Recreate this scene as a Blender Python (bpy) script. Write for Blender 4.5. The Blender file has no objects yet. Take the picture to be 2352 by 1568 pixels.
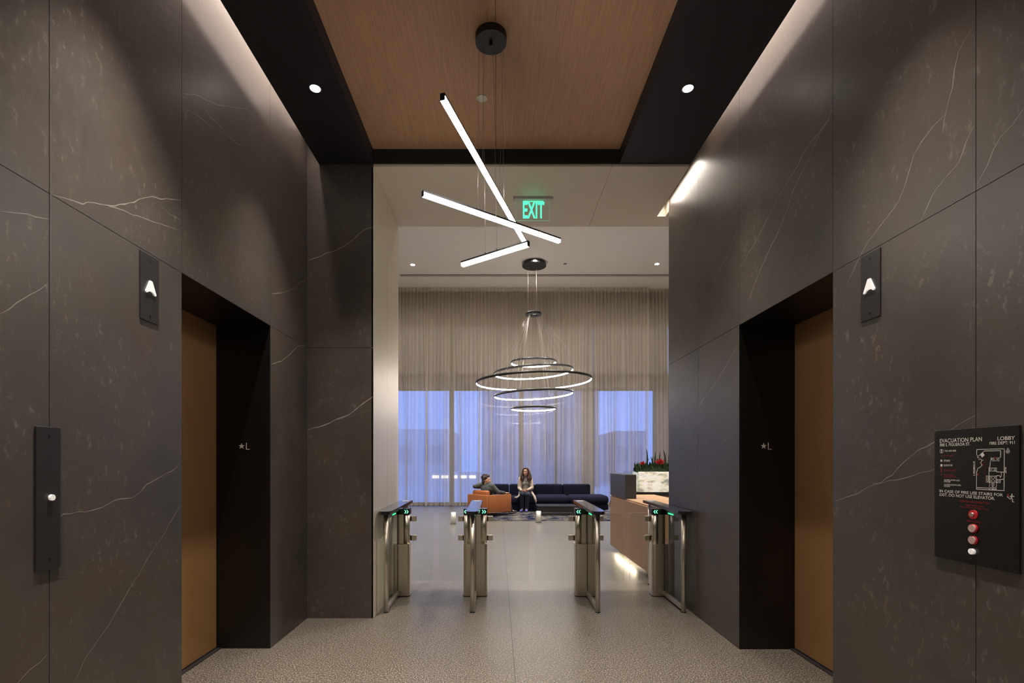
import bpy, bmesh, math, random
from mathutils import Vector, Matrix, Quaternion
random.seed(7)
PI = math.pi
S = bpy.context.scene
COL = S.collection
F = 1157.0; CX = 1143.5; CY = 1060.0; H = 1.40

# ------------------------------------------------------------------ helpers
def at(px, py, Y):
    return Vector(((px-CX)*Y/F, Y, H-(py-CY)*Y/F))
def side(px, py, X):
    Y = X*F/(px-CX)
    return Vector((X, Y, H-(py-CY)*Y/F))

class MB:
    def __init__(s):
        s.bm = bmesh.new(); s.mi = 0
    def _n(s, faces):
        for f in faces: f.material_index = s.mi
    def box(s, x0, x1, y0, y1, z0, z1, bevel=0.0, seg=2):
        r = bmesh.ops.create_cube(s.bm, size=1)
        vs = r['verts']
        for v in vs:
            v.co.x = x0 if v.co.x < 0 else x1
            v.co.y = y0 if v.co.y < 0 else y1
            v.co.z = z0 if v.co.z < 0 else z1
        fs = set(f for v in vs for f in v.link_faces)
        s._n(fs)
        if bevel > 0:
            es = list(set(e for v in vs for e in v.link_edges))
            b = bmesh.ops.bevel(s.bm, geom=es, offset=bevel, segments=seg, affect='EDGES', profile=0.5)
            s._n(b['faces'])
        return s
    def cyl(s, p0, p1, r0, r1=None, n=16, caps=True):
        if r1 is None: r1 = r0
        p0 = Vector(p0); p1 = Vector(p1); d = (p1-p0)
        q = d.to_track_quat('Z', 'Y')
        a = []; b = []
        for i in range(n):
            t = 2*PI*i/n
            o = Vector((math.cos(t), math.sin(t), 0))
            a.append(s.bm.verts.new(p0+q@(o*r0))); b.append(s.bm.verts.new(p1+q@(o*r1)))
        fs = []
        for i in range(n):
            j = (i+1) % n
            f = s.bm.faces.new((a[i], a[j], b[j], b[i])); f.smooth = True; fs.append(f)
        if caps:
            fs.append(s.bm.faces.new(a[::-1])); fs.append(s.bm.faces.new(b))
        s._n(fs); return s
    def tube(s, pts, r, n=8):
        for a, b in zip(pts[:-1], pts[1:]): s.cyl(a, b, r, n=n)
        return s
    def poly(s, pts):
        f = s.bm.faces.new([s.bm.verts.new(Vector(p)) for p in pts]); s._n([f]); return s
    def prism(s, pts, vec, smooth=False):
        vec = Vector(vec)
        a = [s.bm.verts.new(Vector(p)) for p in pts]; b = [s.bm.verts.new(Vector(p)+vec) for p in pts]
        fs = [s.bm.faces.new(a), s.bm.faces.new(b[::-1])]
        n = len(pts)
        for i in range(n):
            j = (i+1) % n
            f = s.bm.faces.new((a[j], a[i], b[i], b[j])); f.smooth = smooth; fs.append(f)
        s._n(fs); return s
    def ell(s, c, r, rot=None, n=16, m=10):
        r_ = bmesh.ops.create_uvsphere(s.bm, u_segments=n, v_segments=m, radius=1)
        c = Vector(c)
        if isinstance(r, (int, float)): r = (r, r, r)
        for v in r_['verts']:
            p = Vector((v.co.x*r[0], v.co.y*r[1], v.co.z*r[2]))
            if rot is not None: p = rot@p
            v.co = c+p
        fs = set(f for v in r_['verts'] for f in v.link_faces)
        for f in fs: f.smooth = True
        s._n(fs); return s
    def cap(s, p0, r0, p1, r1, n=14):
        s.ell(p0, r0, n=n, m=8); s.ell(p1, r1, n=n, m=8); s.cyl(p0, p1, r0, r1, n=n); return s
    def ring(s, c, prof, n=48, tilt=None, a0=0, a1=2*PI):
        c = Vector(c); rows = []
        full = abs(a1-a0-2*PI) < 1e-6
        for i in range(n if full else n+1):
            t = a0+(a1-a0)*i/n
            row = []
            for (r, z) in prof:
                p = Vector((math.cos(t)*r, math.sin(t)*r, z))
                if tilt is not None: p = tilt@p
                row.append(s.bm.verts.new(c+p))
            rows.append(row)
        m = len(prof); fs = []
        for i in range(n):
            a = rows[i]; b = rows[(i+1) % len(rows)]
            for k in range(m):
                l = (k+1) % m
                f = s.bm.faces.new((a[k], b[k], b[l], a[l])); f.smooth = True; fs.append(f)
        s._n(fs); return s
    def rot(s, ang, about):
        bmesh.ops.rotate(s.bm, verts=s.bm.verts, cent=Vector(about), matrix=Matrix.Rotation(ang, 3, 'Z')); return s
    def build(s, name, mats, parent=None, recalc=True, auto=None):
        if recalc: bmesh.ops.recalc_face_normals(s.bm, faces=s.bm.faces)
        me = bpy.data.meshes.new(name); s.bm.to_mesh(me); s.bm.free()
        if not isinstance(mats, (list, tuple)): mats = [mats]
        for m in mats: me.materials.append(m)
        if auto is not None:
            for f in me.polygons: f.use_smooth = True
            me.set_sharp_from_angle(angle=auto)
        o = bpy.data.objects.new(name, me); COL.objects.link(o)
        if parent is not None: o.parent = parent; o.matrix_parent_inverse = parent_inv(parent)
        return o

def parent_inv(p):
    m = Matrix.LocRotScale(p.location, p.rotation_euler, p.scale)
    q = p.parent
    while q is not None:
        m = (Matrix.LocRotScale(q.location, q.rotation_euler, q.scale) @ q.matrix_parent_inverse.inverted() @ m) if False else m
        q = None
    return m.inverted()

def thing(name, label, cat, loc, group=None):
    o = bpy.data.objects.new(name, None); COL.objects.link(o); o.location = loc
    o.empty_display_size = 0.1
    o['label'] = label; o['category'] = cat
    if group: o['group'] = group
    return o
def tag(o, label, cat, group=None):
    o['label'] = label; o['category'] = cat
    if group: o['group'] = group
    return o
def struct(o):
    o['kind'] = 'structure'; return o
def sempty(name, loc):
    o = bpy.data.objects.new(name, None); COL.objects.link(o); o.location = loc
    o['kind'] = 'structure'; return o

# ------------------------------------------------------------------ materials
def mat(name, col=(.5, .5, .5), rough=.5, metal=0, emit=None, estr=0, spec=.5, aniso=0):
    m = bpy.data.materials.new(name); m.use_nodes = True
    b = m.node_tree.nodes['Principled BSDF']
    b.inputs['Base Color'].default_value = (*col, 1); b.inputs['Roughness'].default_value = rough
    b.inputs['Metallic'].default_value = metal; b.inputs['Specular IOR Level'].default_value = spec
    if aniso: b.inputs['Anisotropic'].default_value = aniso
    if emit:
        b.inputs['Emission Color'].default_value = (*emit, 1); b.inputs['Emission Strength'].default_value = estr
    return m
def nodes(m):
    return m.node_tree.nodes, m.node_tree.links, m.node_tree.nodes['Principled BSDF']
def coords(m, scale=(1, 1, 1)):
    N, L, b = nodes(m)
    g = N.new('ShaderNodeNewGeometry'); mp = N.new('ShaderNodeMapping'); mp.inputs['Scale'].default_value = scale
    L.new(g.outputs['Position'], mp.inputs['Vector']); return mp.outputs['Vector']
def noise(m, vec, scale, detail=4, rough=.55):
    N, L, b = nodes(m)
    n = N.new('ShaderNodeTexNoise'); n.inputs['Scale'].default_value = scale
    n.inputs['Detail'].default_value = detail; n.inputs['Roughness'].default_value = rough
    L.new(vec, n.inputs['Vector']); return n.outputs['Fac']
def ramp(m, fac, stops):
    N, L, b = nodes(m)
    r = N.new('ShaderNodeValToRGB'); e = r.color_ramp.elements
    e[0].position, e[0].color = stops[0][0], (*stops[0][1], 1)
    e[1].position, e[1].color = stops[-1][0], (*stops[-1][1], 1)
    for p, c in stops[1:-1]:
        x = e.new(p); x.color = (*c, 1)
    L.new(fac, r.inputs['Fac']); return r.outputs['Color']
def mixc(m, fac, a, b_, mode='MIX'):
    N, L, b = nodes(m)
    x = N.new('ShaderNodeMix'); x.data_type = 'RGBA'; x.blend_type = mode
    if isinstance(fac, float): x.inputs[0].default_value = fac
    else: L.new(fac, x.inputs[0])
    for sock, v in ((x.inputs[6], a), (x.inputs[7], b_)):
        if isinstance(v, tuple): sock.default_value = (*v, 1)
        else: L.new(v, sock)
    return x.outputs[2]
def bump(m, fac, strength=.2, dist=.01):
    N, L, b = nodes(m)
    u = N.new('ShaderNodeBump'); u.inputs['Strength'].default_value = strength; u.inputs['Distance'].default_value = dist
    L.new(fac, u.inputs['Height']); L.new(u.outputs['Normal'], b.inputs['Normal'])

def stone_mat():
    m = mat('dark_stone_porcelain', rough=.40, spec=.6)
    N, L, b = nodes(m)
    v = coords(m)
    big = noise(m, v, 1.3, 5, .6)
    c = ramp(m, big, [(.3, (.048, .042, .038)), (.5, (.066, .057, .051)), (.7, (.086, .072, .062))])
    hue = noise(m, v, 3.1, 3, .5)
    c = mixc(m, ramp(m, hue, [(.45, (0, 0, 0)), (.75, (.5, .5, .5))]), c, (.085, .060, .040))
    vs = coords(m, (1, 1, .55))
    f1 = noise(m, vs, 34, 4, .72); f2 = noise(m, v, 2.6, 4, .65)
    flk = ramp(m, f1, [(.57, (0, 0, 0)), (.665, (1, 1, 1))])
    msk = ramp(m, f2, [(.44, (.05, .05, .05)), (.60, (1, 1, 1))])
    k = mixc(m, 1.0, flk, msk, 'MULTIPLY')
    k2 = mixc(m, .62, (0.0, 0.0, 0.0), k)
    tint = ramp(m, noise(m, v, 6.0, 2, .5), [(.42, (.20, .185, .165)), (.6, (.20, .155, .11))])
    c = mixc(m, k2, c, tint)
    L.new(c, b.inputs['Base Color'])
    L.new(ramp(m, f1, [(.3, (.36,)*3), (.7, (.47,)*3)]), b.inputs['Roughness'])
    return m
def floor_mat():
    m = mat('terrazzo', rough=.3, spec=.42)
    N, L, b = nodes(m)
    v = coords(m)
    n1 = noise(m, v, 105, 2, .8)
    c = ramp(m, n1, [(.34, (.022, .018, .014)), (.46, (.072, .064, .053)), (.55, (.125, .112, .094)), (.63, (.38, .345, .295))])
    n2 = noise(m, v, 1.2, 2, .5)
    c = mixc(m, 1.0, c, ramp(m, n2, [(.3, (.9, .9, .9)), (.7, (1, 1, 1))]), 'MULTIPLY')
    # tile joints
    def joint(axis, off, sp, wd):
        g = N.new('ShaderNodeNewGeometry'); sx = N.new('ShaderNodeSeparateXYZ'); L.new(g.outputs['Position'], sx.inputs[0])
        a = N.new('ShaderNodeMath'); a.operation = 'SUBTRACT'; L.new(sx.outputs[axis], a.inputs[0]); a.inputs[1].default_value = off
        p = N.new('ShaderNodeMath'); p.operation = 'PINGPONG'; L.new(a.outputs[0], p.inputs[0]); p.inputs[1].default_value = sp/2
        t = N.new('ShaderNodeMath'); t.operation = 'LESS_THAN'; L.new(p.outputs[0], t.inputs[0]); t.inputs[1].default_value = wd/2
        return t.outputs[0]
    j = N.new('ShaderNodeMath'); j.operation = 'MAXIMUM'
    L.new(joint(0, .112, .908, .0035), j.inputs[0]); L.new(joint(1, 3.413, .927, .0035), j.inputs[1])
    jm = N.new('ShaderNodeMath'); jm.operation = 'MULTIPLY'; L.new(j.outputs[0], jm.inputs[0]); jm.inputs[1].default_value = .45
    c = mixc(m, jm.outputs[0], c, (.06, .052, .045))
    cj = joint(0, .112, 60, .007)
    c = mixc(m, cj, c, (.035, .03, .026))
    L.new(c, b.inputs['Base Color'])
    b.inputs['Roughness'].default_value = .30
    L.new(ramp(m, n1, [(.3, (.30,)*3), (.7, (.42,)*3)]), b.inputs['Roughness'])
    return m
def wood_mat(name, a, bb, scale=(60, 1.2, 60), rough=.5):
    m = mat(name, rough=rough)
    N, L, b = nodes(m)
    v = coords(m, scale)
    n = noise(m, v, 3.0, 6, .65)
    c = ramp(m, n, [(.3, a), (.7, bb)])
    v2 = coords(m, tuple(x*4 for x in scale))
    n2 = noise(m, v2, 4.0, 3, .6)
    c = mixc(m, 1.0, c, ramp(m, n2, [(.35, (.80, .80, .80)), (.6, (1, 1, 1))]), 'MULTIPLY')
    L.new(c, b.inputs['Base Color']); return m
def brushed(name, col, rough, scale, metal=1, var=.08):
    m = mat(name, col, rough, metal)
    N, L, b = nodes(m)
    n = noise(m, coords(m, scale), 2.0, 4, .6)
    L.new(ramp(m, n, [(.3, (rough-var,)*3), (.7, (rough+var,)*3)]), b.inputs['Roughness'])
    lo = tuple(x*.9 for x in col)
    L.new(ramp(m, n, [(.3, lo), (.7, col)]), b.inputs['Base Color'])
    return m
def glass_mat(name, tint=(.97, .99, .98), ior=1.5, edge=False):
    m = bpy.data.materials.new(name); m.use_nodes = True
    N = m.node_tree.nodes; L = m.node_tree.links; N.clear()
    o = N.new('ShaderNodeOutputMaterial'); t = N.new('ShaderNodeBsdfTransparent'); g = N.new('ShaderNodeBsdfGlossy')
    fr = N.new('ShaderNodeFresnel'); mx = N.new('ShaderNodeMixShader')
    t.inputs[0].default_value = (*tint, 1); g.inputs['Roughness'].default_value = .02; fr.inputs[0].default_value = ior
    ge = N.new('ShaderNodeNewGeometry'); inv = N.new('ShaderNodeMath'); inv.operation = 'SUBTRACT'; inv.inputs[0].default_value = 1
    mu = N.new('ShaderNodeMath'); mu.operation = 'MULTIPLY'
    L.new(ge.outputs['Backfacing'], inv.inputs[1]); L.new(fr.outputs[0], mu.inputs[0]); L.new(inv.outputs[0], mu.inputs[1])
    L.new(mu.outputs[0], mx.inputs[0]); L.new(t.outputs[0], mx.inputs[1]); L.new(g.outputs[0], mx.inputs[2]); L.new(mx.outputs[0], o.inputs[0])
    return m
def curtain_mat():
    m = bpy.data.materials.new('sheer_fabric'); m.use_nodes = True
    N = m.node_tree.nodes; L = m.node_tree.links; N.clear()
    o = N.new('ShaderNodeOutputMaterial'); t = N.new('ShaderNodeBsdfTransparent')
    d = N.new('ShaderNodeBsdfDiffuse'); tr = N.new('ShaderNodeBsdfTranslucent'); a = N.new('ShaderNodeMixShader'); b = N.new('ShaderNodeMixShader')
    d.inputs[0].default_value = (.78, .70, .60, 1); tr.inputs[0].default_value = (.78, .70, .60, 1)
    a.inputs[0].default_value = .22; L.new(d.outputs[0], a.inputs[1]); L.new(tr.outputs[0], a.inputs[2])
    b.inputs[0].default_value = .46; L.new(t.outputs[0], b.inputs[1]); L.new(a.outputs[0], b.inputs[2]); L.new(b.outputs[0], o.inputs[0])
    return m
def emis(name, col, st):
    m = mat(name, (.8, .8, .8), .4, emit=col, estr=st); return m

M_stone = stone_mat()
M_vein = mat('stone_vein', (.30, .275, .24), .5)
M_veinf = mat('stone_vein_faint', (.13, .112, .095), .5)
M_gap = mat('panel_gap', (.008, .007, .006), .9)
M_floor = floor_mat()
M_black = mat('black_ceiling_paint', (.014, .0135, .0165), .6, spec=.35)
M_woodc = wood_mat('wood_veneer_ceiling', (.41, .232, .128), (.60, .355, .205))
M_beige = brushed('champagne_panel', (.74, .67, .55), .38, (40, 40, .6), metal=.30, var=.03)
M_beigec = mat('beige_ceiling_panel', (.66, .59, .48), .5)
M_lobw = mat('lobby_wall_paint', (.66, .61, .54), .8)
M_white = mat('lobby_plaster', (.74, .70, .635), .8)
M_bronze = brushed('bronze_door', (.40, .22, .095), .42, (60, 60, .5), metal=.35)
M_jamb = mat('black_jamb', (.008, .007, .0065), .38)
M_steel = brushed('brushed_steel', (.74, .68, .59), .34, (200, 200, 3), var=.03)
M_steelh = brushed('brushed_steel_horizontal', (.74, .68, .59), .34, (3, 3, 200), var=.03)
M_dark = mat('charcoal_plate', (.022, .021, .022), .38, spec=.4)
M_blk = mat('black_plastic', (.008, .008, .009), .25)
M_lid = mat('black_glass_lid', (.02, .021, .024), .12)
M_glass = glass_mat('clear_glass')
M_glassg = glass_mat('green_tinted_glass', (.90, .93, .90))
M_gedge = mat('glass_edge', (.42, .44, .42), .2)
M_tr = emis('white_led', (1, .93, .84), 27.0)
M_ring = emis('warm_white_led', (1, .91, .80), 32.0)
M_dl = emis('downlight_lens', (1, .93, .84), 30.0)
M_arrow = emis('lantern_white', (1, .97, .93), .32)
M_btn = emis('button_white', (1, .97, .93), .25)
M_grn = emis('green_led', (.02, 1, .25), 2.2)
M_grnw = emis('green_white_led', (.10, 1, .45), 2.6)
M_exit = emis('exit_letter_green', (.0, .9, .5), 1.3)
M_cable = mat('dark_cable', (.03, .03, .03), .4)
M_cablew = mat('steel_cable', (.55, .52, .48), .35, .6)
M_pblk = mat('black_metal', (.012, .012, .013), .4)
M_wtext = mat('white_lettering', (.72, .70, .66), .6)
M_rtext = mat('red_lettering', (.25, .012, .012), .6)
M_red = mat('red_plastic', (.55, .015, .03), .35)
M_pink = mat('pink_button_lens', (.60, .42, .40), .4)
M_offw = mat('off_white_disc', (.62, .60, .54), .5)
M_curt = curtain_mat()
M_navy = mat('navy_upholstery', (.009, .0095, .022), .95, spec=.1)
M_navy2 = mat('navy_seat_upholstery', (.012, .013, .031), .95, spec=.12)
M_leather = mat('tan_leather', (.34, .115, .038), .5)
M_tbl = mat('dark_table', (.022, .022, .024), .3)
M_wood = wood_mat('oak_desk', (.26, .145, .075), (.37, .22, .125), (2, 30, 30))
M_woodl = wood_mat('oak_desk_top', (.34, .20, .11), (.46, .29, .17), (2, 30, 30))
M_slate = mat('slate_counter', (.030, .030, .034), .45)
M_frame = mat('window_frame_metal', (.035, .035, .012), .5)
M_leaf = mat('leaf_green', (.022, .06, .014), .45)
M_leaf2 = mat('leaf_dark_green', (.012, .035, .010), .45)
M_flower = mat('red_bract', (.50, .015, .015), .5)
M_skin = mat('skin', (.62, .36, .27), .55)
M_hairb = mat('brown_hair', (.050, .020, .011), .55)
M_hairm = mat('dark_brown_hair', (.035, .018, .012), .6)
M_grey = mat('grey_knit', (.34, .34, .32), .9)
M_gsh = mat('slate_grey_shirt', (.060, .068, .070), .9)
M_cream = mat('cream_knit', (.46, .38, .31), .9)
M_jean = mat('dark_denim', (.014, .022, .048), .9)
M_shoe = mat('blue_shoes', (.10, .11, .42), .7)
M_shoed = mat('dark_shoes', (.03, .025, .02), .6)
M_lip = mat('lips', (.35, .10, .09), .5)
M_eye = mat('dark_eyes', (.02, .015, .012), .4)
M_brow = mat('eyebrow', (.05, .025, .015), .7)
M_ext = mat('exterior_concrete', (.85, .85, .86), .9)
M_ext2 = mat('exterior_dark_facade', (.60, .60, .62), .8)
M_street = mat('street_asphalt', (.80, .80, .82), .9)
M_slotgray = mat('diffuser_grey', (.12, .12, .115), .5)
def rug_mat():
    m = mat('patterned_rug', rough=1.0, spec=.0)
    N, L, b = nodes(m)
    n = noise(m, coords(m, (1, 1.6, 1)), 3.2, 7, .72)
    c = ramp(m, n, [(.40, (.006, .008, .024)), (.49, (.016, .021, .052)), (.525, (.19, .165, .125)), (.56, (.02, .024, .05)), (.62, (.22, .19, .14))])
    L.new(c, b.inputs['Base Color']); return m
M_rug = rug_mat()
def onyx_mat():
    m = mat('backlit_onyx', (.5, .48, .42), .3)
    N, L, b = nodes(m)
    n = noise(m, coords(m, (1, 1, 2.2)), 4.5, 8, .62)
    c = ramp(m, n, [(.38, (.28, .27, .24)), (.48, (.62, .58, .46)), (.56, (.78, .76, .70)), (.66, (.45, .46, .46))])
    L.new(c, b.inputs['Emission Color']); b.inputs['Emission Strength'].default_value = .55
    L.new(c, b.inputs['Base Color']); return m
M_onyx = onyx_mat()

# ------------------------------------------------------------------ floor
XL, XR = -1.707, 1.803
YB = -3.6            # corridor end behind the camera
FARY = 16.15         # glazing line
LX0, LX1 = -7.5, 9.5 # lobby sides
ZC = 6.84            # lobby ceiling
mb = MB(); mb.box(-10, 12, YB-.3, FARY+.1, -.12, 0)
struct(mb.build('floor', M_floor))

# ------------------------------------------------------------------ corridor walls
def vein(mb, pts, w=.0035, nrm=(1, 0, 0), jit=.004):
    """flush ribbon along a polyline lying in a wall plane"""
    nrm = Vector(nrm); P = []
    for a, b in zip(pts[:-1], pts[1:]):
        k = max(1, int((b-a).length/.035))
        for i in range(k):
            t = i/k; p = a.lerp(b, t)
            d = (b-a).normalized().cross(nrm)
            if i: p = p+d*random.uniform(-jit, jit)
            P.append(p)
    P.append(pts[-1])
    n = len(P); prev = None
    for i, p in enumerate(P):
        d = (P[min(i+1, n-1)]-P[max(i-1, 0)])
        if d.length < 1e-6: continue
        d = d.normalized().cross(nrm)
        ww = w*random.uniform(.35, 1.0)*(0.45 if i in (0, n-1) else 1)
        a = mb.bm.verts.new(p+d*ww/2+nrm*.0004); b = mb.bm.verts.new(p-d*ww/2+nrm*.0004)
        if prev:
            f = mb.bm.faces.new((prev[0], a, b, prev[1])); f.material_index = mb.mi
        prev = (a, b)

def z2(px, sc, ox, oy): return [(ox+x/sc, oy+y/sc) for x, y in px]
A1 = lambda l: z2(l, 2.24, 0, 0)
A2 = lambda l: z2(l, 1.62, 0, 600)
A3 = lambda l: z2(l, 2.239, 1500, 0)
A4 = lambda l: z2(l, 1.62, 1500, 600)
A7 = lambda l: z2(l, 3.919, 640, 300)
VL = [
 (A1([(255,1000),(330,1018),(425,1050),(450,1040),(520,1052),(590,1060),(690,1040),(740,1018),(785,1010),(830,1025),(880,1025),(933,1030)]), .0060, 1),
 (A1([(520,1052),(600,1070),(680,1105),(760,1130),(850,1160),(925,1185)]), .0040, 1),
 (A1([(830,1060),(870,1100),(933,1135)]), .0035, 1), (A1([(690,1045),(800,1045),(933,1020)]), .0025, 0),
 (A1([(790,1050),(800,1085),(850,1110),(925,1135)]), .002, 0),
 (A1([(0,1085),(80,1095),(140,1100),(180,1115),(250,1127)]), .0040, 1), (A1([(140,1100),(250,1105)]), .0025, 0),
 (A1([(942,480),(1000,485),(1060,515),(1120,540),(1200,552),(1272,557)]), .0050, 1),
 (A1([(942,550),(1010,590),(1060,630),(1110,670)]), .0030, 1),
 (A1([(1045,545),(1080,600),(1130,645),(1180,705),(1250,760)]), .0040, 1), (A1([(1110,650),(1190,715),(1250,755)]), .0025, 0),
 (A1([(1250,730),(1300,725),(1330,705),(1375,700),(1394,670)]), .003, 0),
 (A1([(1399,740),(1420,760),(1475,725),(1540,682)]), .004, 0),
 (A1([(1399,1510),(1450,1505),(1490,1495),(1520,1480),(1545,1450),(1576,1442)]), .006, 1), (A1([(1450,1505),(1576,1515)]), .003, 0),
 (A2([(0,195),(60,155),(110,125),(178,82)]), .0050, 1),
 (A2([(222,952),(235,940),(320,932),(380,915),(425,890),(490,880),(520,860),(545,830),(600,800),(640,780),(671,748)]), .0045, 1),
 (A2([(440,940),(480,900),(520,860)]), .0025, 0), (A2([(600,802),(650,785),(671,765)]), .0025, 0),
 (A2([(437,890),(430,960),(418,1050),(370,1080),(330,1120),(290,1160),(240,1175),(180,1170)]), .0030, 0),
 (A2([(671,905),(640,960),(600,1030),(545,1110),(520,1160),(480,1220),(440,1290),(400,1360),(350,1430),(310,1490),(280,1560)]), .0040, 1),
 (A2([(65,1568),(110,1520),(150,1490),(175,1462)]), .0045, 1), (A2([(283,995),(270,1040),(250,1075),(225,1095)]), .0025, 0),
 (A2([(1010,383),(1050,370),(1080,345),(1110,315),(1139,310)]), .006, 1), (A2([(1060,362),(1110,355),(1138,358)]), .003, 0),
 (A2([(1010,1110),(1030,1080),(1080,1050),(1110,1030),(1139,985)]), .004, 0), (A2([(970,215),(990,205),(1003,200)]), .004, 0),
]
VB = [
 (A2([(1145,627),(1200,612),(1260,585),(1300,570),(1350,530),(1388,503)]), .009, 1), (A2([(1260,588),(1320,572),(1388,550)]), .005, 0),
 (A7([(262,1170),(330,1145),(380,1130),(430,1100),(510,1080),(560,1050),(600,1035),(660,990),(720,930),(800,880),(850,870)]), .008, 1),
 (A7([(560,1060),(640,1040),(720,1020),(840,988)]), .005, 0),
 (A2([(1145,1242),(1200,1220),(1260,1218),(1310,1205),(1350,1205),(1388,1185)]), .006, 0), (A2([(1310,1208),(1300,1290)]), .004, 0),
]
VR = [
 (A3([(985,0),(960,90),(928,160)]), .004, 0), (A3([(918,300),(880,370),(830,480),(780,580),(770,700),(755,770),(750,860)]), .004, 0),
 (A3([(918,565),(900,620),(860,680),(835,730),(800,820),(755,905),(720,980),(700,1050),(670,1130),(640,1200),(600,1280),(565,1360),(530,1440),(485,1560)]), .0055, 1),
 (A3([(900,620),(820,720),(770,790),(745,850),(700,920),(670,975),(630,1040),(600,1100),(560,1180),(530,1240),(490,1300),(470,1345),(443,1375)]), .005, 1),
 (A3([(670,975),(625,1030),(605,1075),(600,1110)]), .003, 0),
 (A3([(434,1010),(420,1070),(380,1170),(350,1250),(330,1330),(305,1430)]), .005, 0), (A3([(434,1190),(400,1260),(380,1320),(310,1445)]), .006, 1),
 (A3([(1640,150),(1600,210),(1570,270),(1550,360),(1540,450),(1510,560),(1490,680)]), .0035, 1),
 (A3([(1500,590),(1440,650),(1380,730),(1340,800),(1320,870),(1290,970),(1260,1040),(1200,1120),(1140,1200),(1090,1270),(1060,1325),(1000,1450)]), .0040, 1),
 (A3([(1653,640),(1610,730),(1570,840),(1500,920),(1450,980),(1420,1040),(1390,1110),(1365,1155)]), .0042, 1),
 (A3([(1540,880),(1500,920),(1490,930)]), .003, 0), (A3([(1450,790),(1470,830),(1465,865)]), .002, 0),
 (A3([(1905,560),(1850,640),(1790,700),(1750,770),(1720,850),(1662,955)]), .0035, 1),
 (A4([(680,890),(760,865),(800,840),(850,822),(890,795),(930,750),(990,700),(1050,670),(1110,625),(1150,600),(1199,572)]), .0045, 1),
 (A4([(1130,625),(1170,600),(1196,580)]), .003, 0), (A4([(930,750),(1000,712),(1050,680)]), .0025, 0),
 (A4([(830,830),(880,815),(940,805),(1000,785),(1055,770)]), .0035, 1),
 (A4([(174,530),(220,470),(260,410),(300,340),(316,310)]), .006, 1), (A4([(240,440),(290,390),(316,365)]), .003, 0),
 (A4([(174,1140),(220,1135),(260,1150),(290,1140),(316,1130)]), .005, 0), (A4([(240,1370),(280,1310),(316,1262)]), .005, 0),
 (A4([(1370,862),(1380,858)]), .003, 0),
]
ZJ = 2.42; ZW = 4.95; GAP = .003
def tile_wall(name, X, s, cols, door, veins, yend):
    """s=+1: corridor is towards +X (left wall).  Panels 20 mm thick before a dark backing."""
    mb = MB(); mb.mi = 0
    for (y0, y1) in zip(cols[:-1], cols[1:]):
        for (z0, z1) in ((0, ZJ), (ZJ, ZW)):
            if z0 == 0 and y0 >= door[0]-.02 and y1 <= door[1]+.03: 
                continue
            mb.box(X-s*.02, X, y0+GAP/2, y1-GAP/2, z0+(GAP/2 if z0 else 0), z1-GAP/2)
    mb.mi = 1
    bx0, bx1 = X-s*.021, X-s*.30
    for (y0, y1, z0, z1) in ((cols[0], door[0]-.05, 0, ZW), (door[1]+.05, cols[-1], 0, ZW), (door[0]-.05, door[1]+.05, ZJ+.05, ZW)):
        mb.box(min(bx0, bx1), max(bx0, bx1), y0, y1, z0, z1)
    for pts, w, strong in veins:
        mb.mi = 2 if strong else 3
        vein(mb, [side(px, py, X) for px, py in pts], w, (s, 0, 0))
    return struct(mb.build(name, [M_stone, M_gap, M_vein, M_veinf], recalc=False))
DL = (2.720, 3.778); DR = (2.711, 3.762)
tile_wall('wall_left', XL, 1, [YB, -2.5, -1.42, -.30, .80, 1.917, DL[0], DL[1], 4.508], DL, VL, 4.508)
tile_wall('wall_right', XR, -1, [YB, -2.5, -1.42, -.30, .80, 1.900, DR[0], DR[1], 4.53, 5.315], DR, VR, 5.315)
# return wall on the left, facing the camera
mb = MB()
RX = -1.112
mb.box(XL, RX-.004, 4.508, 4.528, 0, ZJ-GAP/2); mb.box(XL, RX-.004, 4.508, 4.528, ZJ+GAP/2, ZW)
mb.mi = 1; mb.box(XL-.30, RX-.02, 4.529, 5.53, 0, ZW)
for pts, w, strong in VB:
    mb.mi = 2 if strong else 3
    vein(mb, [at(px, py, 4.508) for px, py in pts], w, (0, -1, 0))
struct(mb.build('wall_return', [M_stone, M_gap, M_vein, M_veinf], recalc=False))
# back wall behind the camera
mb = MB(); mb.box(XL-.3, XR+.3, YB-.12, YB, 0, ZW); struct(mb.build('wall_back', M_stone))
# champagne reveal panel
mb = MB(); mb.box(RX-.019, RX, 4.508, 5.05, 0, 4.04, .0015, 1); mb.box(RX-.019, RX, 5.053, 5.63, 0, 4.04, .0015, 1)
struct(mb.build('trim_1', M_beige))

# ------------------------------------------------------------------ lobby shell
mb = MB()
mb.box(LX0, RX-.02, 5.53, 5.63, 0, 4.04); mb.box(LX0, LX1, 5.56, 5.655, 4.125, ZC)
struct(mb.build('wall_front_left', M_lobw))
mb = MB(); mb.box(XR+.30, LX1, 5.215, 5.315, 0, 4.04); mb.box(XR+.001, XR+.30, 5.296, 5.315, 0, 4.04)
struct(mb.build('wall_front_right', M_lobw))
mb = MB(); mb.box(LX0-.1, LX0, 5.53, FARY, 0, ZC); struct(mb.build('wall_lobby_left', M_lobw))
mb = MB(); mb.box(LX1, LX1+.1, 5.215, FARY, 0, ZC); struct(mb.build('wall_lobby_right', M_lobw))
mb = MB(); mb.box(LX0-.1, LX1+.1, 5.56, FARY+.1, ZC, ZC+.1)
struct(mb.build('ceiling', M_white))
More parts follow.
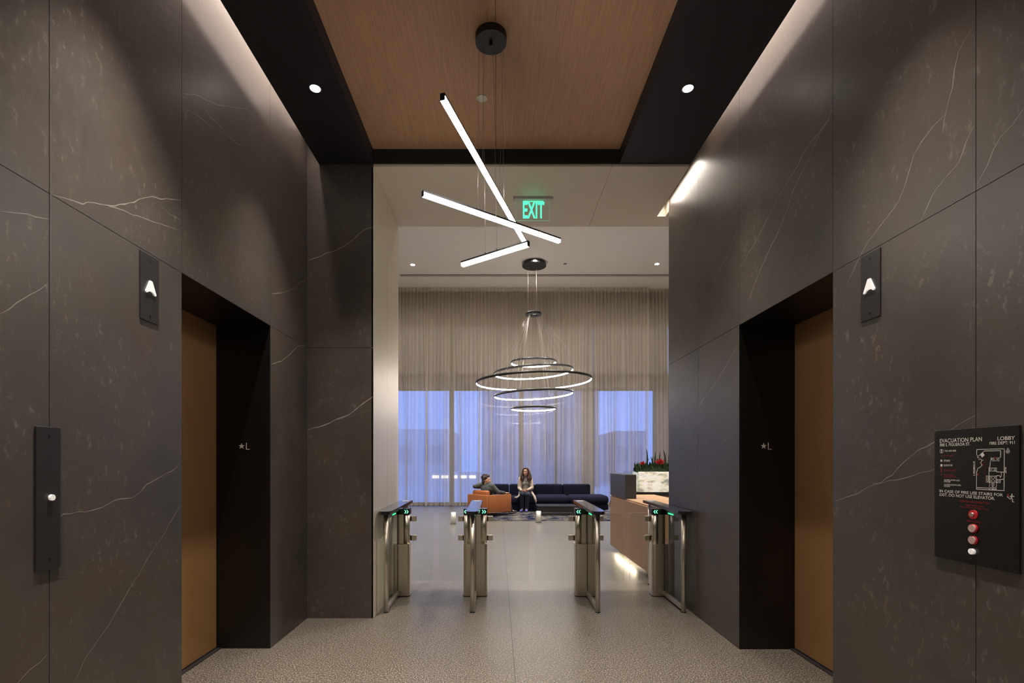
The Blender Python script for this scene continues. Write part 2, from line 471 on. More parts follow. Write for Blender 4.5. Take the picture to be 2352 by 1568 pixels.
# linear air diffuser in the lobby ceiling
dy = (ZC-H)*F/428.0
mb = MB(); mb.box(at(920, 632, dy).x, 6.5, dy-.07, dy+.07, ZC-.012, ZC-.001)
mb.mi = 1
for k in (-.035, 0, .035): mb.box(at(920, 632, dy).x+.02, 6.48, dy+k-.006, dy+k+.006, ZC-.016, ZC-.010)
o = mb.build('linear_air_diffuser', [M_slotgray, M_offw]); tag(o, 'long thin grey air diffuser slot in the white lobby ceiling before the curtain', 'air vent')

# portal soffit (beige) with the light slot on its right
mb = MB()
SR = 1.715
mb.box(RX, 1.02, 4.508, 5.66, 4.04, 4.07); mb.box(1.023, SR, 4.508, 5.66, 4.04, 4.07)
mb.box(SR, LX1, 5.425, 5.66, 4.04, 4.12); mb.box(XR+.001, LX1, 5.315, 5.425, 4.04, 4.12)
mb.box(LX0, RX, 5.63, 5.66, 4.04, 4.12)
struct(mb.build('ceiling_soffit', M_beigec))
# cover above the portal and coves
mb = MB(); mb.box(XL-.3, XR+.3, YB, 5.56, ZW, ZW+.06); struct(mb.build('ceiling_cover', M_gap))
# black dropped ceiling, coffer and wood
mb = MB()
CL, CR, WL, WR = -1.60, 1.721, -1.113, 1.087
mb.box(CL, WL, YB, 4.507, 4.06, 4.08); mb.box(WR, CR, YB, 4.507, 4.06, 4.08)
mb.box(WL-.02, WL, YB, 4.507, 4.08, 4.185); mb.box(WR, WR+.02, YB, 4.507, 4.08, 4.185)
mb.box(WL, WR, 4.490, 4.507, 4.06, 4.185)
mb.box(SR-.01, CR, 4.507, 4.52, 4.06, 4.08)
struct(mb.build('ceiling_black', M_black))
mb = MB(); mb.box(WL-.02, -.0165, YB, 4.507, 4.186, 4.20); mb.box(-.0135, WR+.02, YB, 4.507, 4.186, 4.20)
mb.mi = 1; mb.box(WL-.02, WR+.02, YB, 4.507, 4.201, 4.21)
struct(mb.build('ceiling_wood', [M_woodc, M_gap]))
# cove back boards
M_cove = mat('cove_paint', (.55, .50, .45), .8)
mb = MB(); mb.box(-1.36, -1.34, YB, 4.507, 4.201, 4.60); mb.box(XL, -1.34, YB, 4.507, 4.60, 4.62)
mb.box(1.44, 1.46, YB, 5.42, 4.201, 4.60); mb.box(1.44, XR, YB, 5.42, 4.60, 4.62); mb.box(1.46, XR, 5.425, 5.44, 4.12, 4.62); mb.box(XR+.001, XR+.02, 5.316, 5.425, 4.121, 4.95); mb.box(XR+.02, XR+.30, 5.316, 5.56, 4.121, 4.95); mb.box(1.44, XR+.02, 5.425, 5.56, 4.62, 4.95)
struct(mb.build('trim_2', M_cove))

# ------------------------------------------------------------------ text
def text_mesh(s, mb, M, w=None, h=None, bold=.0, depth=0.0):
    cu = bpy.data.curves.new('t', 'FONT'); cu.body = s; cu.size = 1; cu.offset = bold; cu.resolution_u = 3
    ob = bpy.data.objects.new('t', cu); COL.objects.link(ob)
    bpy.context.view_layer.update()
    dg = bpy.context.evaluated_depsgraph_get()
    me = bpy.data.meshes.new_from_object(ob.evaluated_get(dg))
    xs = [v.co.x for v in me.vertices]; ys = [v.co.y for v in me.vertices]
    x0, x1, y0, y1 = min(xs), max(xs), min(ys), max(ys)
    sx = w/(x1-x0); sy = h/(y1-y0) if h else sx
    base = len(mb.bm.verts); vs = []
    for v in me.vertices:
        vs.append(mb.bm.verts.new(M@Vector(((v.co.x-x0)*sx, (v.co.y-y0)*sy, 0))))
    for p in me.polygons:
        try:
            f = mb.bm.faces.new([vs[i] for i in p.vertices]); f.material_index = mb.mi
        except ValueError: pass
    bpy.data.objects.remove(ob); bpy.data.curves.remove(cu); bpy.data.meshes.remove(me)

def star_pts(cx, cz, r, Y):
    return [(cx+math.sin(i*PI/5)*(r if i % 2 == 0 else r*.40), Y, cz+math.cos(i*PI/5)*(r if i % 2 == 0 else r*.40)) for i in range(10)]

# ------------------------------------------------------------------ lift doors
def lift_door(name, X, s, d, xdoor, sx, lx):
    """X wall face, s = +1 for the left wall, xdoor door plane"""
    r = sempty(name, (xdoor, (d[0]+d[1])/2, 0))
    a, b = sorted((X-s*.0005, xdoor-s*.06))
    mb = MB()
    mb.box(a, b, d[1], d[1]+.045, 0, ZJ+.045)
    mb.box(a, b, d[0]-.045, d[0], 0, ZJ+.045)
    mb.box(a, b, d[0], d[1], ZJ, ZJ+.045)
    mb.build('door_frame', M_jamb, r)
    a, b = sorted((xdoor, xdoor-s*.03))
    mb = MB(); mb.box(a, b, d[0]+.002, d[1]-.004, .012, ZJ-.001, .002, 1)
    mb.build('door_panel', M_bronze, r)
    a, b = sorted((xdoor+s*.035, xdoor-s*.05))
    mb = MB(); mb.box(a, b, d[0], d[1], 0, .006); mb.build('door_sill', M_dark, r)
    mb = MB()
    zc = 1.5165; Yp = d[1]-.0008
    mb.prism(star_pts(sx, zc, .0235, Yp-.001), (0, .0015, 0))
    mb.prism([(lx-.014, Yp-.001, zc+.026), (lx-.009, Yp-.001, zc+.026), (lx-.009, Yp-.001, zc-.021), (lx+.014, Yp-.001, zc-.021), (lx+.014, Yp-.001, zc-.026), (lx-.014, Yp-.001, zc-.026)], (0, .0015, 0))
    mb.build('level_marker', mat('marker_white', (.9, .88, .84), .5), r)
    return r
lift_door('door_1', XL, 1, DL, -2.108, at(555, 0, 3.778).x, at(569.5, 0, 3.778).x)
lift_door('door_2', XR, -1, DR, 2.214, at(1754, 0, 3.762).x, at(1768, 0, 3.762).x)

# ------------------------------------------------------------------ lanterns and call plate
def lantern(X, s, y0, y1, z0, z1, label):
    r = thing('lift_lantern', label, 'elevator indicator', (X, (y0+y1)/2, z0), 'lift hall lanterns')
    a, b = sorted((X+s*.0005, X+s*.006))
    MB().box(a, b, y0, y1, z0, z1, .0015, 1).build('plate', M_dark, r)
    yc = (y0+y1)/2; zc = 2.251
    pts = [(-.0075, .032), (.0075, .032)]
    R = [(.036, -.026), (.034, -.032), (.028, -.032)]
    arc = [(.018, -.024), (.008, -.020), (-.008, -.020), (-.018, -.024)]
    Lf = [(-.028, -.032), (-.034, -.032), (-.036, -.026)]
    p = pts+R+arc+Lf
    mb = MB(); mb.prism([(X+s*.006, yc+u, zc+v) for u, v in p], (s*.007, 0, 0))
    mb.build('arrow', M_arrow, r)
    for zz in (z1-.03, z0+.03):
        MB().cyl((X+s*.006, yc, zz), (X+s*.0085, yc, zz), .004, n=10).build('screw', M_blk, r)
lantern(XL, 1, 2.398, 2.530, 2.083, 2.410, 'dark lift lantern plate with lit white up arrow on the left wall')
lantern(XR, -1, 2.369, 2.497, 2.087, 2.410, 'dark lift lantern plate with lit white up arrow on the right wall')
r = thing('lift_call_plate', 'tall black lift call plate with one round white button on the left wall', 'elevator button', (XL, 1.9075, .99))
MB().box(XL+.0005, XL+.007, 1.855, 1.960, .992, 1.532, .0015, 1).build('plate', M_dark, r)
MB().cyl((XL+.007, 1.915, 1.264), (XL+.016, 1.915, 1.264), .0115, n=24).build('button', M_btn, r)
for zz in (1.500, 1.034): MB().cyl((XL+.007, 1.909, zz), (XL+.009, 1.909, zz), .004, n=10).build('screw', M_blk, r)

# ------------------------------------------------------------------ evacuation sign
r = thing('evacuation_sign', 'black evacuation plan sign with white lettering and red buttons on the right wall', 'sign', (XR, 1.90, 1.01))
XS = XR-.008
MB().box(XS, XR-.0005, 1.734, 2.071, 1.012, 1.527, .001, 1).build('panel', M_blk, r)
XT = XS-.0006
def spt(z):  # zoom coordinates of the plan crop
    return side(2140+z[0]/6.816, 970+z[1]/6.816, XT)
def stext(mb, s, xl, yt, yb, xr, bold=.015):
    own = mb is None or isinstance(mb, tuple)
    if own: mm = mb; mb = MB()
    a = spt((xl, yb)); t = spt((xl, yt)); b = spt((xr, yb))
    M = Matrix(((0, 0, -1, XT), (-1, 0, 0, a.y), (0, 1, 0, a.z), (0, 0, 0, 1)))
    text_mesh(s, mb, M, abs(a.y-b.y), abs(t.z-a.z), bold)
    if own: mb.build('lettering' if mm is None else mm[0], M_wtext if mm is None else mm[1], r, recalc=False)
stext(None, 'EVACUATION PLAN', 128, 258, 320, 787, .005)
stext(None, '888 S. FIGUEROA ST.', 128, 330, 375, 600, .008)
stext(None, 'LOBBY', 1030, 222, 280, 1302, .005)
stext(None, 'FIRE DEPT: 911', 908, 303, 350, 1302, .008)
stext(None, 'YOU ARE HERE', 200, 432, 458, 382, .012)
stext(None, 'STAIRS', 192, 583, 612, 285, .012)
stext(None, 'ELEVATOR', 192, 655, 684, 328, .012)
stext(None, 'ALARM LOOKS LIKE:', 192, 885, 908, 440, .012); stext(None, 'STROBE', 192, 910, 935, 292, .012)
stext(None, 'ALARM SOUNDS LIKE:', 192, 958, 980, 458, .012); stext(None, 'WHOOP', 192, 982, 1007, 288, .012)
stext(None, 'IN CASE OF FIRE USE STAIRS FOR', 123, 1048, 1090, 1115, .008)
stext(None, 'EXIT. DO NOT USE ELEVATOR.', 123, 1103, 1147, 990, .008)
stext(('red_lettering', M_rtext), 'EXIT ROUTE', 192, 508, 535, 342, .012); stext(('red_lettering', M_rtext), 'STANDPIPE', 192, 735, 760, 375, .012)
stext(('red_lettering', M_rtext), 'FIRE ALARM', 192, 805, 830, 342, .012); stext(('red_lettering', M_rtext), 'PULL STATION', 192, 836, 860, 375, .012)
stext(('red_lettering', M_rtext), 'FIREFIGHTERS OPERATION', 440, 1212, 1243, 908, .008)
stext(('red_lettering', M_rtext), 'INSERT KEY TO START', 525, 1278, 1303, 815, .008)
stext(('red_lettering', M_rtext), 'HALL SWITCH AND TURN TO ON', 445, 1305, 1330, 892, .008)
stext(('red_lettering', M_rtext), 'FIRE RECALL', 548, 1520, 1550, 772, .03)
def line(mb, pts, w=.0022, close=False):
    P = [spt(p) for p in pts]
    if close: P.append(P[0])
    for a, b in zip(P[:-1], P[1:]):
        d = (b-a).normalized(); n = Vector((0, -d.z, d.y))*w/2; a2 = a-d*w*.4; b2 = b+d*w*.4
        mb.poly([a2+n, b2+n, b2-n, a2-n])
mb = MB()
line(mb, [(705, 505), (705, 422), (1137, 412), (1133, 1067), (700, 1043), (703, 780)])
line(mb, [(705, 505), (728, 530), (740, 520), (825, 445), (1080, 440), (1078, 545), (1058, 548), (1058, 605), (945, 602), (930, 545), (928, 590), (918, 600), (912, 695), (898, 700), (895, 940)])
line(mb, [(728, 530), (712, 548), (745, 555)], .0018); line(mb, [(735, 580), (765, 570), (785, 592), (808, 590)], .0018)
line(mb, [(785, 592), (775, 615), (760, 632), (780, 640), (778, 680), (760, 700), (735, 705), (720, 730), (712, 760)], .0022)
line(mb, [(755, 705), (720, 715), (705, 770)], .0022)
line(mb, [(700, 1018), (900, 1028)]); line(mb, [(1015, 770), (1068, 775), (1130, 778)]); line(mb, [(1015, 833), (1060, 828), (1075, 860)])
line(mb, [(1085, 780), (1095, 820), (1080, 850)], .0018); line(mb, [(1075, 890), (1128, 888)])
line(mb, [(855, 833), (880, 835), (880, 933), (855, 930)], .0016, True)
def xbox(x0, y0, x1, y1):
    line(mb, [(x0, y0), (x1, y0), (x1, y1), (x0, y1)], .0014, True); line(mb, [(x0, y0), (x1, y1)], .0012); line(mb, [(x1, y0), (x0, y1)], .0012)
for b_ in ((945, 555, 1000, 605), (1000, 555, 1058, 605), (905, 710, 960, 762), (960, 710, 1015, 762), (905, 838, 960, 888), (960, 838, 1015, 888), (905, 888, 960, 938), (960, 888, 1015, 938), (1020, 890, 1075, 943), (900, 1000, 955, 1050), (960, 1000, 1012, 1050)): xbox(*b_)
line(mb, [(905, 940), (1015, 940), (1015, 1000), (905, 1000)], .0014, True)
def circ(c, r_, w=.0016):
    pts = [(c[0]+math.cos(t*PI/8)*r_, c[1]+math.sin(t*PI/8)*r_*1.05) for t in range(16)]; line(mb, pts, w, True)
circ((957, 970), 26); circ((1192, 452), 30, .0022); circ((153, 450), 27, .0022)
line(mb, [(1162, 452), (1222, 452)]); line(mb, [(1192, 422), (1192, 482)]); line(mb, [(957, 952), (957, 990)], .003); line(mb, [(153, 432), (153, 468)], .004)
mb.poly([spt(p) for p in ((760, 508), (800, 470), (830, 508), (790, 550))])
mb.poly([spt(p) for p in ((138, 582), (166, 582), (166, 613), (138, 613))]); mb.poly([spt(p) for p in ((136, 652), (170, 652), (170, 688), (136, 688))])
# running figure
line(mb, [(1255, 1135), (1250, 1180)], .0045); mb.poly([spt((1256+math.cos(t*PI/5)*10, 1122+math.sin(t*PI/5)*11)) for t in range(10)])
line(mb, [(1252, 1142), (1288, 1160)], .0025); line(mb, [(1252, 1142), (1228, 1160)], .0025); line(mb, [(1250, 1180), (1265, 1205), (1265, 1240), (1282, 1242)], .003); line(mb, [(1250, 1180), (1235, 1200), (1210, 1185), (1185, 1160)], .003)
stext(mb, 'N', 1182, 397, 418, 1202, .012)
def vtext(s, x0, x1, ytop, ybot, up=True):
    # lettering running up or down the panel
    if up:
        a = spt((x1, ybot)); M = Matrix(((0, 0, -1, XT), (0, 1, 0, a.y), (1, 0, 0, a.z), (0, 0, 0, 1)))
    else:
        a = spt((x0, ytop)); M = Matrix(((0, 0, -1, XT), (0, -1, 0, a.y), (-1, 0, 0, a.z), (0, 0, 0, 1)))
    w = abs(spt((x0, ytop)).z-spt((x0, ybot)).z); h = abs(spt((x0, ytop)).y-spt((x1, ytop)).y)
    text_mesh(s, mb, M, w, h, .03)
vtext('S. FIGUEROA ST.', 650, 680, 600, 832, True); vtext('ALLEY', 1145, 1170, 695, 797, False)
mb.build('floor_plan', M_wtext, r, recalc=False)
mb = MB()
for k in range(24): 
    y = 560+k*16; line(mb, [(840-k*.3, y), (840-k*.3, y+9)], .0012)
mb.poly([spt(p) for p in ((710, 790), (732, 790), (732, 825), (710, 825))]); mb.poly([spt(p) for p in ((785, 650), (808, 650), (808, 680), (785, 680))])
mb.poly([spt(p) for p in ((985, 540), (1015, 545), (1010, 580), (988, 570))]); mb.poly([spt(p) for p in ((1180, 1118), (1212, 1118), (1212, 1155), (1180, 1155))])
line(mb, [(152, 710), (152, 775)], .005); mb.poly([spt(p) for p in ((143, 808), (160, 808), (160, 828), (143, 828))]); line(mb, [(135, 523), (175, 521)], .0014)
mb.build('red_symbols', M_rtext, r, recalc=False)
c = side(2236.5, 1181.5, XS)
k = MB().cyl((XS, c.y, c.z), (XS-.004, c.y, c.z), .0175, n=32).build('key_switch', M_red, r)
MB().cyl((XS-.004, c.y, c.z), (XS-.010, c.y, c.z), .0075, n=20).build('lock_barrel', M_steel, k)
for py in (1213, 1240):
    c = side(2237, py, XS)
    k = MB().cyl((XS, c.y, c.z), (XS-.006, c.y, c.z), .0170, n=32).build('push_button', M_red, r)
    MB().cyl((XS-.006, c.y, c.z), (XS-.010, c.y, c.z), .0140, n=32).build('button_lens', M_pink, k)
c = side(2235.5, 1266, XS)
MB().cyl((XS, c.y, c.z), (XS-.010, c.y, c.z), .0110, n=28).build('call_button', M_btn, r)
for zz in (1.510, 1.031):
    MB().cyl((XS, 1.912, zz), (XS-.002, 1.912, zz), .004, n=10).build('screw', M_dark, r)

# ------------------------------------------------------------------ exit sign
EY = 5.05; E0 = at(1224.5, 455, EY); ex = E0.x
r = thing('exit_sign', 'green EXIT sign on clear edge-lit panel hanging from the beige ceiling', 'exit sign', (ex, EY, 4.04))
MB().box(ex-.198, ex+.198, EY-.03, EY+.03, 4.018, 4.0395, .003, 2).build('canopy', mat('exit_canopy', (.55, .52, .47), .4, .2), r)
mb = MB(); mb.box(ex-.163, ex+.163, EY-.004, EY+.004, 3.817, 4.017); mb.build('acrylic_panel', M_glass, r)
mb = MB(); z0, z1 = 3.8165, 4.0165
mb.box(ex-.1645, ex-.163, EY-.0042, EY+.0042, z0, z1); mb.box(ex+.163, ex+.1645, EY-.0042, EY+.0042, z0, z1); mb.box(ex-.1645, ex+.1645, EY-.0042, EY+.0042, z0-.0025, z0)
mb.build('panel_edge', mat('exit_edge', (.25, .40, .32), .3, emit=(.25, .9, .6), estr=.25), r)
mb = MB()
M = Matrix(((1, 0, 0, at(1201, 0, EY).x), (0, 0, 1, EY-.0055), (0, 1, 0, at(0, 502, EY).z), (0, 0, 0, 1)))
text_mesh('EXIT', mb, M, .214, .166, .022)
mb.build('lettering', M_exit, r, recalc=False)
MB().box(ex-.10, ex+.10, EY-.006, EY-.0045, 4.000, 4.012).build('led_strip', emis('exit_led', (0, 1, .5), .8), r)

# ------------------------------------------------------------------ lights helpers
def spot(name, loc, energy, angle, blend=.6, col=(1, .86, .72), radius=.03, aim=(0, 0, -1), parent=None):
    l = bpy.data.lights.new(name, 'SPOT'); l.energy = energy; l.spot_size = angle; l.spot_blend = blend; l.color = col; l.shadow_soft_size = radius
    o = bpy.data.objects.new(name, l); COL.objects.link(o); o.location = loc
    o.rotation_euler = Vector(aim).to_track_quat('-Z', 'Y').to_euler()
    return o
def area(name, loc, sy, sx, energy, aim, col=(1, .86, .72), up='Y', spread=PI):
    l = bpy.data.lights.new(name, 'AREA'); l.shape = 'RECTANGLE'; l.size = sx; l.size_y = sy; l.energy = energy; l.color = col; l.spread = spread
    o = bpy.data.objects.new(name, l); COL.objects.link(o); o.location = loc
    o.rotation_euler = Vector(aim).to_track_quat('-Z', up).to_euler()
    return o
def downlight(x, y, z, r0, label, group, trim=M_pblk):
    t = thing('downlight', label, 'ceiling light', (x, y, z), group)
    MB().ring((x, y, z), [(r0, 0), (r0+.006, -.003), (r0+.012, -.001), (r0+.012, 0.0)], n=32).build('trim_ring', trim, t)
    MB().cyl((x, y, z-.001), (x, y, z-.004), r0, n=32).build('lens', M_dl, t)
    return t
# corridor downlights (two seen, the rest of the row continues over and behind the camera)
CW = (1, .875, .75)
downlight(-1.302, 3.591, 4.06, .034, 'round glowing downlight in the left black ceiling strip', 'corridor downlights')
downlight(1.355, 3.591, 4.06, .034, 'round glowing downlight in the right black ceiling strip', 'corridor downlights')
E_DL = 430
for yy in (3.591, 2.16, .73, -.70, -2.13):
    for xx in (-1.302, 1.355):
        spot('corridor_downlight_lamp', (xx, yy, 4.05), E_DL*(1.4 if xx < 0 else .95)*(.7 if yy > 3 else 1), math.radians(74), 1.0, CW, .03, (.13 if xx < 0 else -.13, 0, -1))
# cove strips along the walls
area('cove_strip_lamp', (-1.652, (YB+4.40)/2, 4.36), .03, 4.40-YB, 30, (-.02, .0001, -1), (1, .80, .68), 'Y', math.radians(110))
area('cove_strip_lamp', (1.762, (YB+4.30)/2, 4.36), .03, 4.30-YB, 30, (.02, .0001, -1), (1, .80, .68), 'Y', math.radians(110))
area('added_cove_fill', (-1.44, (YB+4.2)/2, 4.36), .05, 4.2-YB, 13, (-.9, 0, -1), (1, .80, .68), 'Y')  # second strip added inside each cove to widen the bright wall band
area('added_cove_fill', (1.56, (YB+4.2)/2, 4.36), .05, 4.2-YB, 13, (.9, 0, -1), (1, .80, .68), 'Y')
area('portal_cove_lamp', (1.738, 4.97, 4.15),   .02, .70, 4.5, (.16, .0001, -1), (1, .88, .76), 'Y')

# ------------------------------------------------------------------ bar pendant
pc = Vector((-.045, 3.294, 4.186))
r = thing('bar_pendant', 'modern black pendant with three crossed glowing white linear bars', 'pendant light', pc)
mb = MB(); mb.cyl((pc.x, pc.y, 4.1855), (pc.x, pc.y, 4.139), .102, n=48); can = mb.build('canopy', M_pblk, r, auto=.6)
mb = MB(); mb.box(pc.x-.01, pc.x+.01, pc.y-.01, pc.y+.01, 4.115, 4.139); mb.build('cable_grip', M_blk, can)
def bar(p0, p1, cables):
    p0 = Vector(p0); p1 = Vector(p1); d = (p1-p0).normalized(); sd = d.cross(Vector((0, 0, 1))).normalized(); w = .0125
    ax = [p0, p1]
    mb = MB()
    def sec(p, zs): return [p-sd*w+Vector((0, 0, zs[0])), p+sd*w+Vector((0, 0, zs[0])), p+sd*w+Vector((0, 0, zs[1])), p-sd*w+Vector((0, 0, zs[1]))]
    mb.prism(sec(p0, (.004, .016)), p1-p0)
    for pe, q in ((p0, -d), (p1, d)): mb.prism(sec(pe, (-.018, .016)), q*.004)
    b = mb.build('bar', M_pblk, r)
    mb = MB(); mb.prism([v+d*.0005 for v in sec(p0, (-.018, .0035))], p1-p0-d*.001); mb.build('diffuser', M_tr, b)
    for (px, ang) in cables:
        # point on the bar whose image column is px
        best = min((abs(CX+(p0.lerp(p1, t/400)).x*F/(p0.lerp(p1, t/400)).y-px), t) for t in range(401))[1]
        q = p0.lerp(p1, best/400)
        top = Vector((pc.x+math.cos(ang)*.085, pc.y+math.sin(ang)*.085, 4.139))
        MB().cyl(q+Vector((0, 0, .016)), top, .0009, n=6).build('cable', M_cablew, r)
        MB().cyl(q+Vector((0, 0, .016)), q+Vector((0, 0, .03)), .004, n=8).build('cable_fitting', M_pblk, b)
bar((-.270, 2.465, 3.185), (.226, 4.114, 3.185), [(1108, 4.2), (1147, .3)])
bar((-.450, 3.033, 3.015), (.450, 3.678, 3.015), [(1097.5, 3.6), (1158.5, 5.6)])
bar((-.246, 3.489, 2.769), (.190, 3.162, 2.769), [(1115, 2.3), (1141, 1.4)])

c = Vector((-.1218, 3.861, 4.186))
t = thing('ceiling_sensor', 'small off-white round sensor plate in the wood ceiling', 'smoke detector', c)
MB().cyl((c.x, c.y, 4.1855), (c.x, c.y, 4.181), .040, n=32).build('cover', M_offw, t)

# ------------------------------------------------------------------ turnstiles
def rrect(cx, cy, w, d, rad, z, n=6):
    pts = []
    for (sx, sy, a0) in ((1, 1, 0), (-1, 1, PI/2), (-1, -1, PI), (1, -1, 3*PI/2)):
        for i in range(n+1):
            a = a0+PI/2*i/n
            pts.append((cx+sx*(w/2-rad)+math.cos(a)*rad, cy+sy*(d/2-rad)+math.sin(a)*rad, z))
    return pts
YF, YP, YR = 4.685, 5.25, 5.745
def chevrons(mb, x, dirn):
    z = .8815
    for k in (-.008, .014):
        o = x+k*1.0
        a = [(0, .017), (.008, .017), (.021, 0), (.008, -.017), (0, -.017), (.013, 0)]
        mb.prism([(x+(k+u-.013)*dirn, YP-.0275, z+v) for u, v in a], (0, .001, 0))
def turnstile(X, lanes, gates, chev, label):
    r = thing('turnstile', label, 'turnstile', (X, 5.2, 0), 'glass speed gates between lifts and lobby')
    # posts
    for y, nm in ((YF, 'front_post'), (YR, 'rear_post')):
        rr = .0225 if nm == 'front_post' else .016
        mb = MB(); mb.cyl((X, y, .0), (X, y, .908), rr, n=28)
        p = mb.build(nm, M_steel, r)
        MB().cyl((X, y, 0), (X, y, .008), rr+.0015, n=28).build('post_foot', M_blk, p)
    MB().box(X-.017, X+.017, YF+.022, YR-.016, .02, .062, .003, 2).build('bottom_rail', M_steelh, r)
    MB().box(X-.010, X+.010, YF+.022, YR-.016, .865, .903).build('top_rail', M_blk, r)
    mb = MB(); mb.box(X-.005, X+.005, YF+.026, YP-.03, .066, .862); mb.box(X-.005, X+.005, YP+.125, YR-.02, .066, .862)
    mb.build('side_glass', M_glassg, r)
    MB().box(X-.0065, X+.0065, YP-.030, YP-.022, .066, .862).build('glass_gasket', M_blk, r)
    # lid
    mb = MB()
    y0, y1, w = 4.60, 5.79, .122
    out = [(X-w/2, y1, 0), (X-w/2, y0+.06, 0), (X-w/2+.012, y0+.022, 0), (X-w/2+.035, y0, 0), (X+w/2-.035, y0, 0), (X+w/2-.012, y0+.022, 0), (X+w/2, y0+.06, 0), (X+w/2, y1, 0)]
    zf = lambda y: .915+.012*(y-y0)
    mb.prism([(a, b, zf(b)) for a, b, _ in out], (0, 0, .030))
    ld = mb.build('lid', M_lid, r)
    MB().box(X-.035, X+.035, y1-.16, y1-.05, zf(y1-.1)+.0295, zf(y1-.1)+.032, .001, 1).build('card_reader', mat('reader_pad', (.30, .30, .31), .3), ld)
    mb = MB()
    for sgn in lanes: 
        a, b = sorted((X+sgn*.0101, X+sgn*.0125)); mb.box(a, b, 4.93, 5.08, .875, .886)
    mb.build('guide_light', M_grn, r)
    # pillar
    xa = X-.1235 if -1 in lanes else X-.052
    xb = X+.1235 if 1 in lanes else X+.052
    cxp = (xa+xb)/2; wd = xb-xa
    mb = MB(); mb.prism(rrect(cxp, YP+.045, wd, .144, .034, 0.006), (0, 0, .539), smooth=False); p = mb.build('pillar', M_steel, r, auto=.5)
    MB().prism(rrect(cxp, YP+.045, wd+.004, .148, .034, 0), (0, 0, .008)).build('pillar_foot', M_blk, p)
    mb = MB(); mb.box(xa+.045, xb-.045, YP-.004, YP+.10, .545, .852, .002, 1)
    for zz in (.57, .70, .80): 
        for u in (-.018, .018): mb.cyl((X+u, YP-.006, zz), (X+u, YP-.003, zz), .003, n=8)
    mb.build('inner_plate', M_steel, p)
    for zz in (.10, .52):
        for u in (-.022, .022): MB().cyl((X+u, YP-.0290, zz), (X+u, YP-.0262, zz), .003, n=8).build('rivet', M_blk, p)
    MB().prism(rrect(cxp, YP+.045, wd, .144, .034, .852), (0, 0, .058)).build('display_head', M_blk, r, auto=.5)
    for sgn in lanes:
        xc = xb-.036 if sgn == 1 else xa+.036
        MB().cyl((xc, YP+.012, .545), (xc, YP+.012, .852), .034, n=28).build('gate_hinge', M_steel, r)
    for (sgn, dr) in chev:
        mb = MB(); xc = (xb-.032) if sgn == 1 else (xa+.032); chevrons(mb, xc, dr); mb.build('direction_arrow', M_grnw, r, recalc=True)
    YG = YP+.06
    for (sgn, xe) in gates:
        xs = xb-.002 if sgn == 1 else xa+.002
        x0 = xs+sgn*.022
        a, b = sorted((x0, xe))
        z0, z1, rd = .138, .862, .018
        mb = MB()
        # rounded only at the free edge
        inner = [(x0, YG-.005, z0), (x0, YG-.005, z1)]
        pts = [(x0, YG-.005, z0)]
        for i in range(6):
            t = PI/2*i/5; pts.append((xe-sgn*rd+sgn*math.sin(t)*rd, YG-.005, z0+rd-math.cos(t)*rd))
        for i in range(6):
            t = PI/2*i/5; pts.append((xe-sgn*rd+sgn*math.cos(t)*rd, YG-.005, z1-rd+math.sin(t)*rd))
        pts.append((x0, YG-.005, z1))
        mb.prism(pts, (0, .010, 0))
        bmesh.ops.recalc_face_normals(mb.bm, faces=mb.bm.faces)
        for f in mb.bm.faces:
            if abs(f.normal.y) < .5: f.material_index = 1
        g = mb.build('gate_leaf', [M_glass, M_gedge], r, recalc=False)
        for zc in (.801, .600):
            a, b = sorted((xs-sgn*.004, xs+sgn*.062))
            mb = MB(); mb.box(a, b, YG-.016, YG-.006, zc-.028, zc+.028, .004, 2); mb.box(a, b, YG+.006, YG+.016, zc-.028, zc+.028, .004, 2)
            k1, k2 = sorted((xs-sgn*.012, xs+sgn*.012)); mb.box(k1, k2, YG-.016, YG+.016, zc-.028, zc+.028)
            mb.build('gate_clamp', M_steel, g)
    return r
T = [-1.040, -.2355, .9285, 1.728]
G = lambda px: at(px, 0, YP+.06).x
turnstile(T[0], (1,), ((1, G(994)),), ((1, 1),), 'steel and glass turnstile beside the champagne panel on the left')
turnstile(T[1], (-1, 1), ((-1, G(1010.5)), (1, G(1213.5))), ((-1, -1), (1, 1)), 'second steel turnstile from the left, in front of the orange armchair')
turnstile(T[2], (-1, 1), ((-1, G(1228)), (1, G(1433))), ((-1, -1), (1, -1)), 'third steel turnstile from the left, between the wide lane and the reception desk')
turnstile(T[3], (-1,), ((-1, G(1446)),), ((-1, -1),), 'steel and glass turnstile against the dark stone wall on the right')

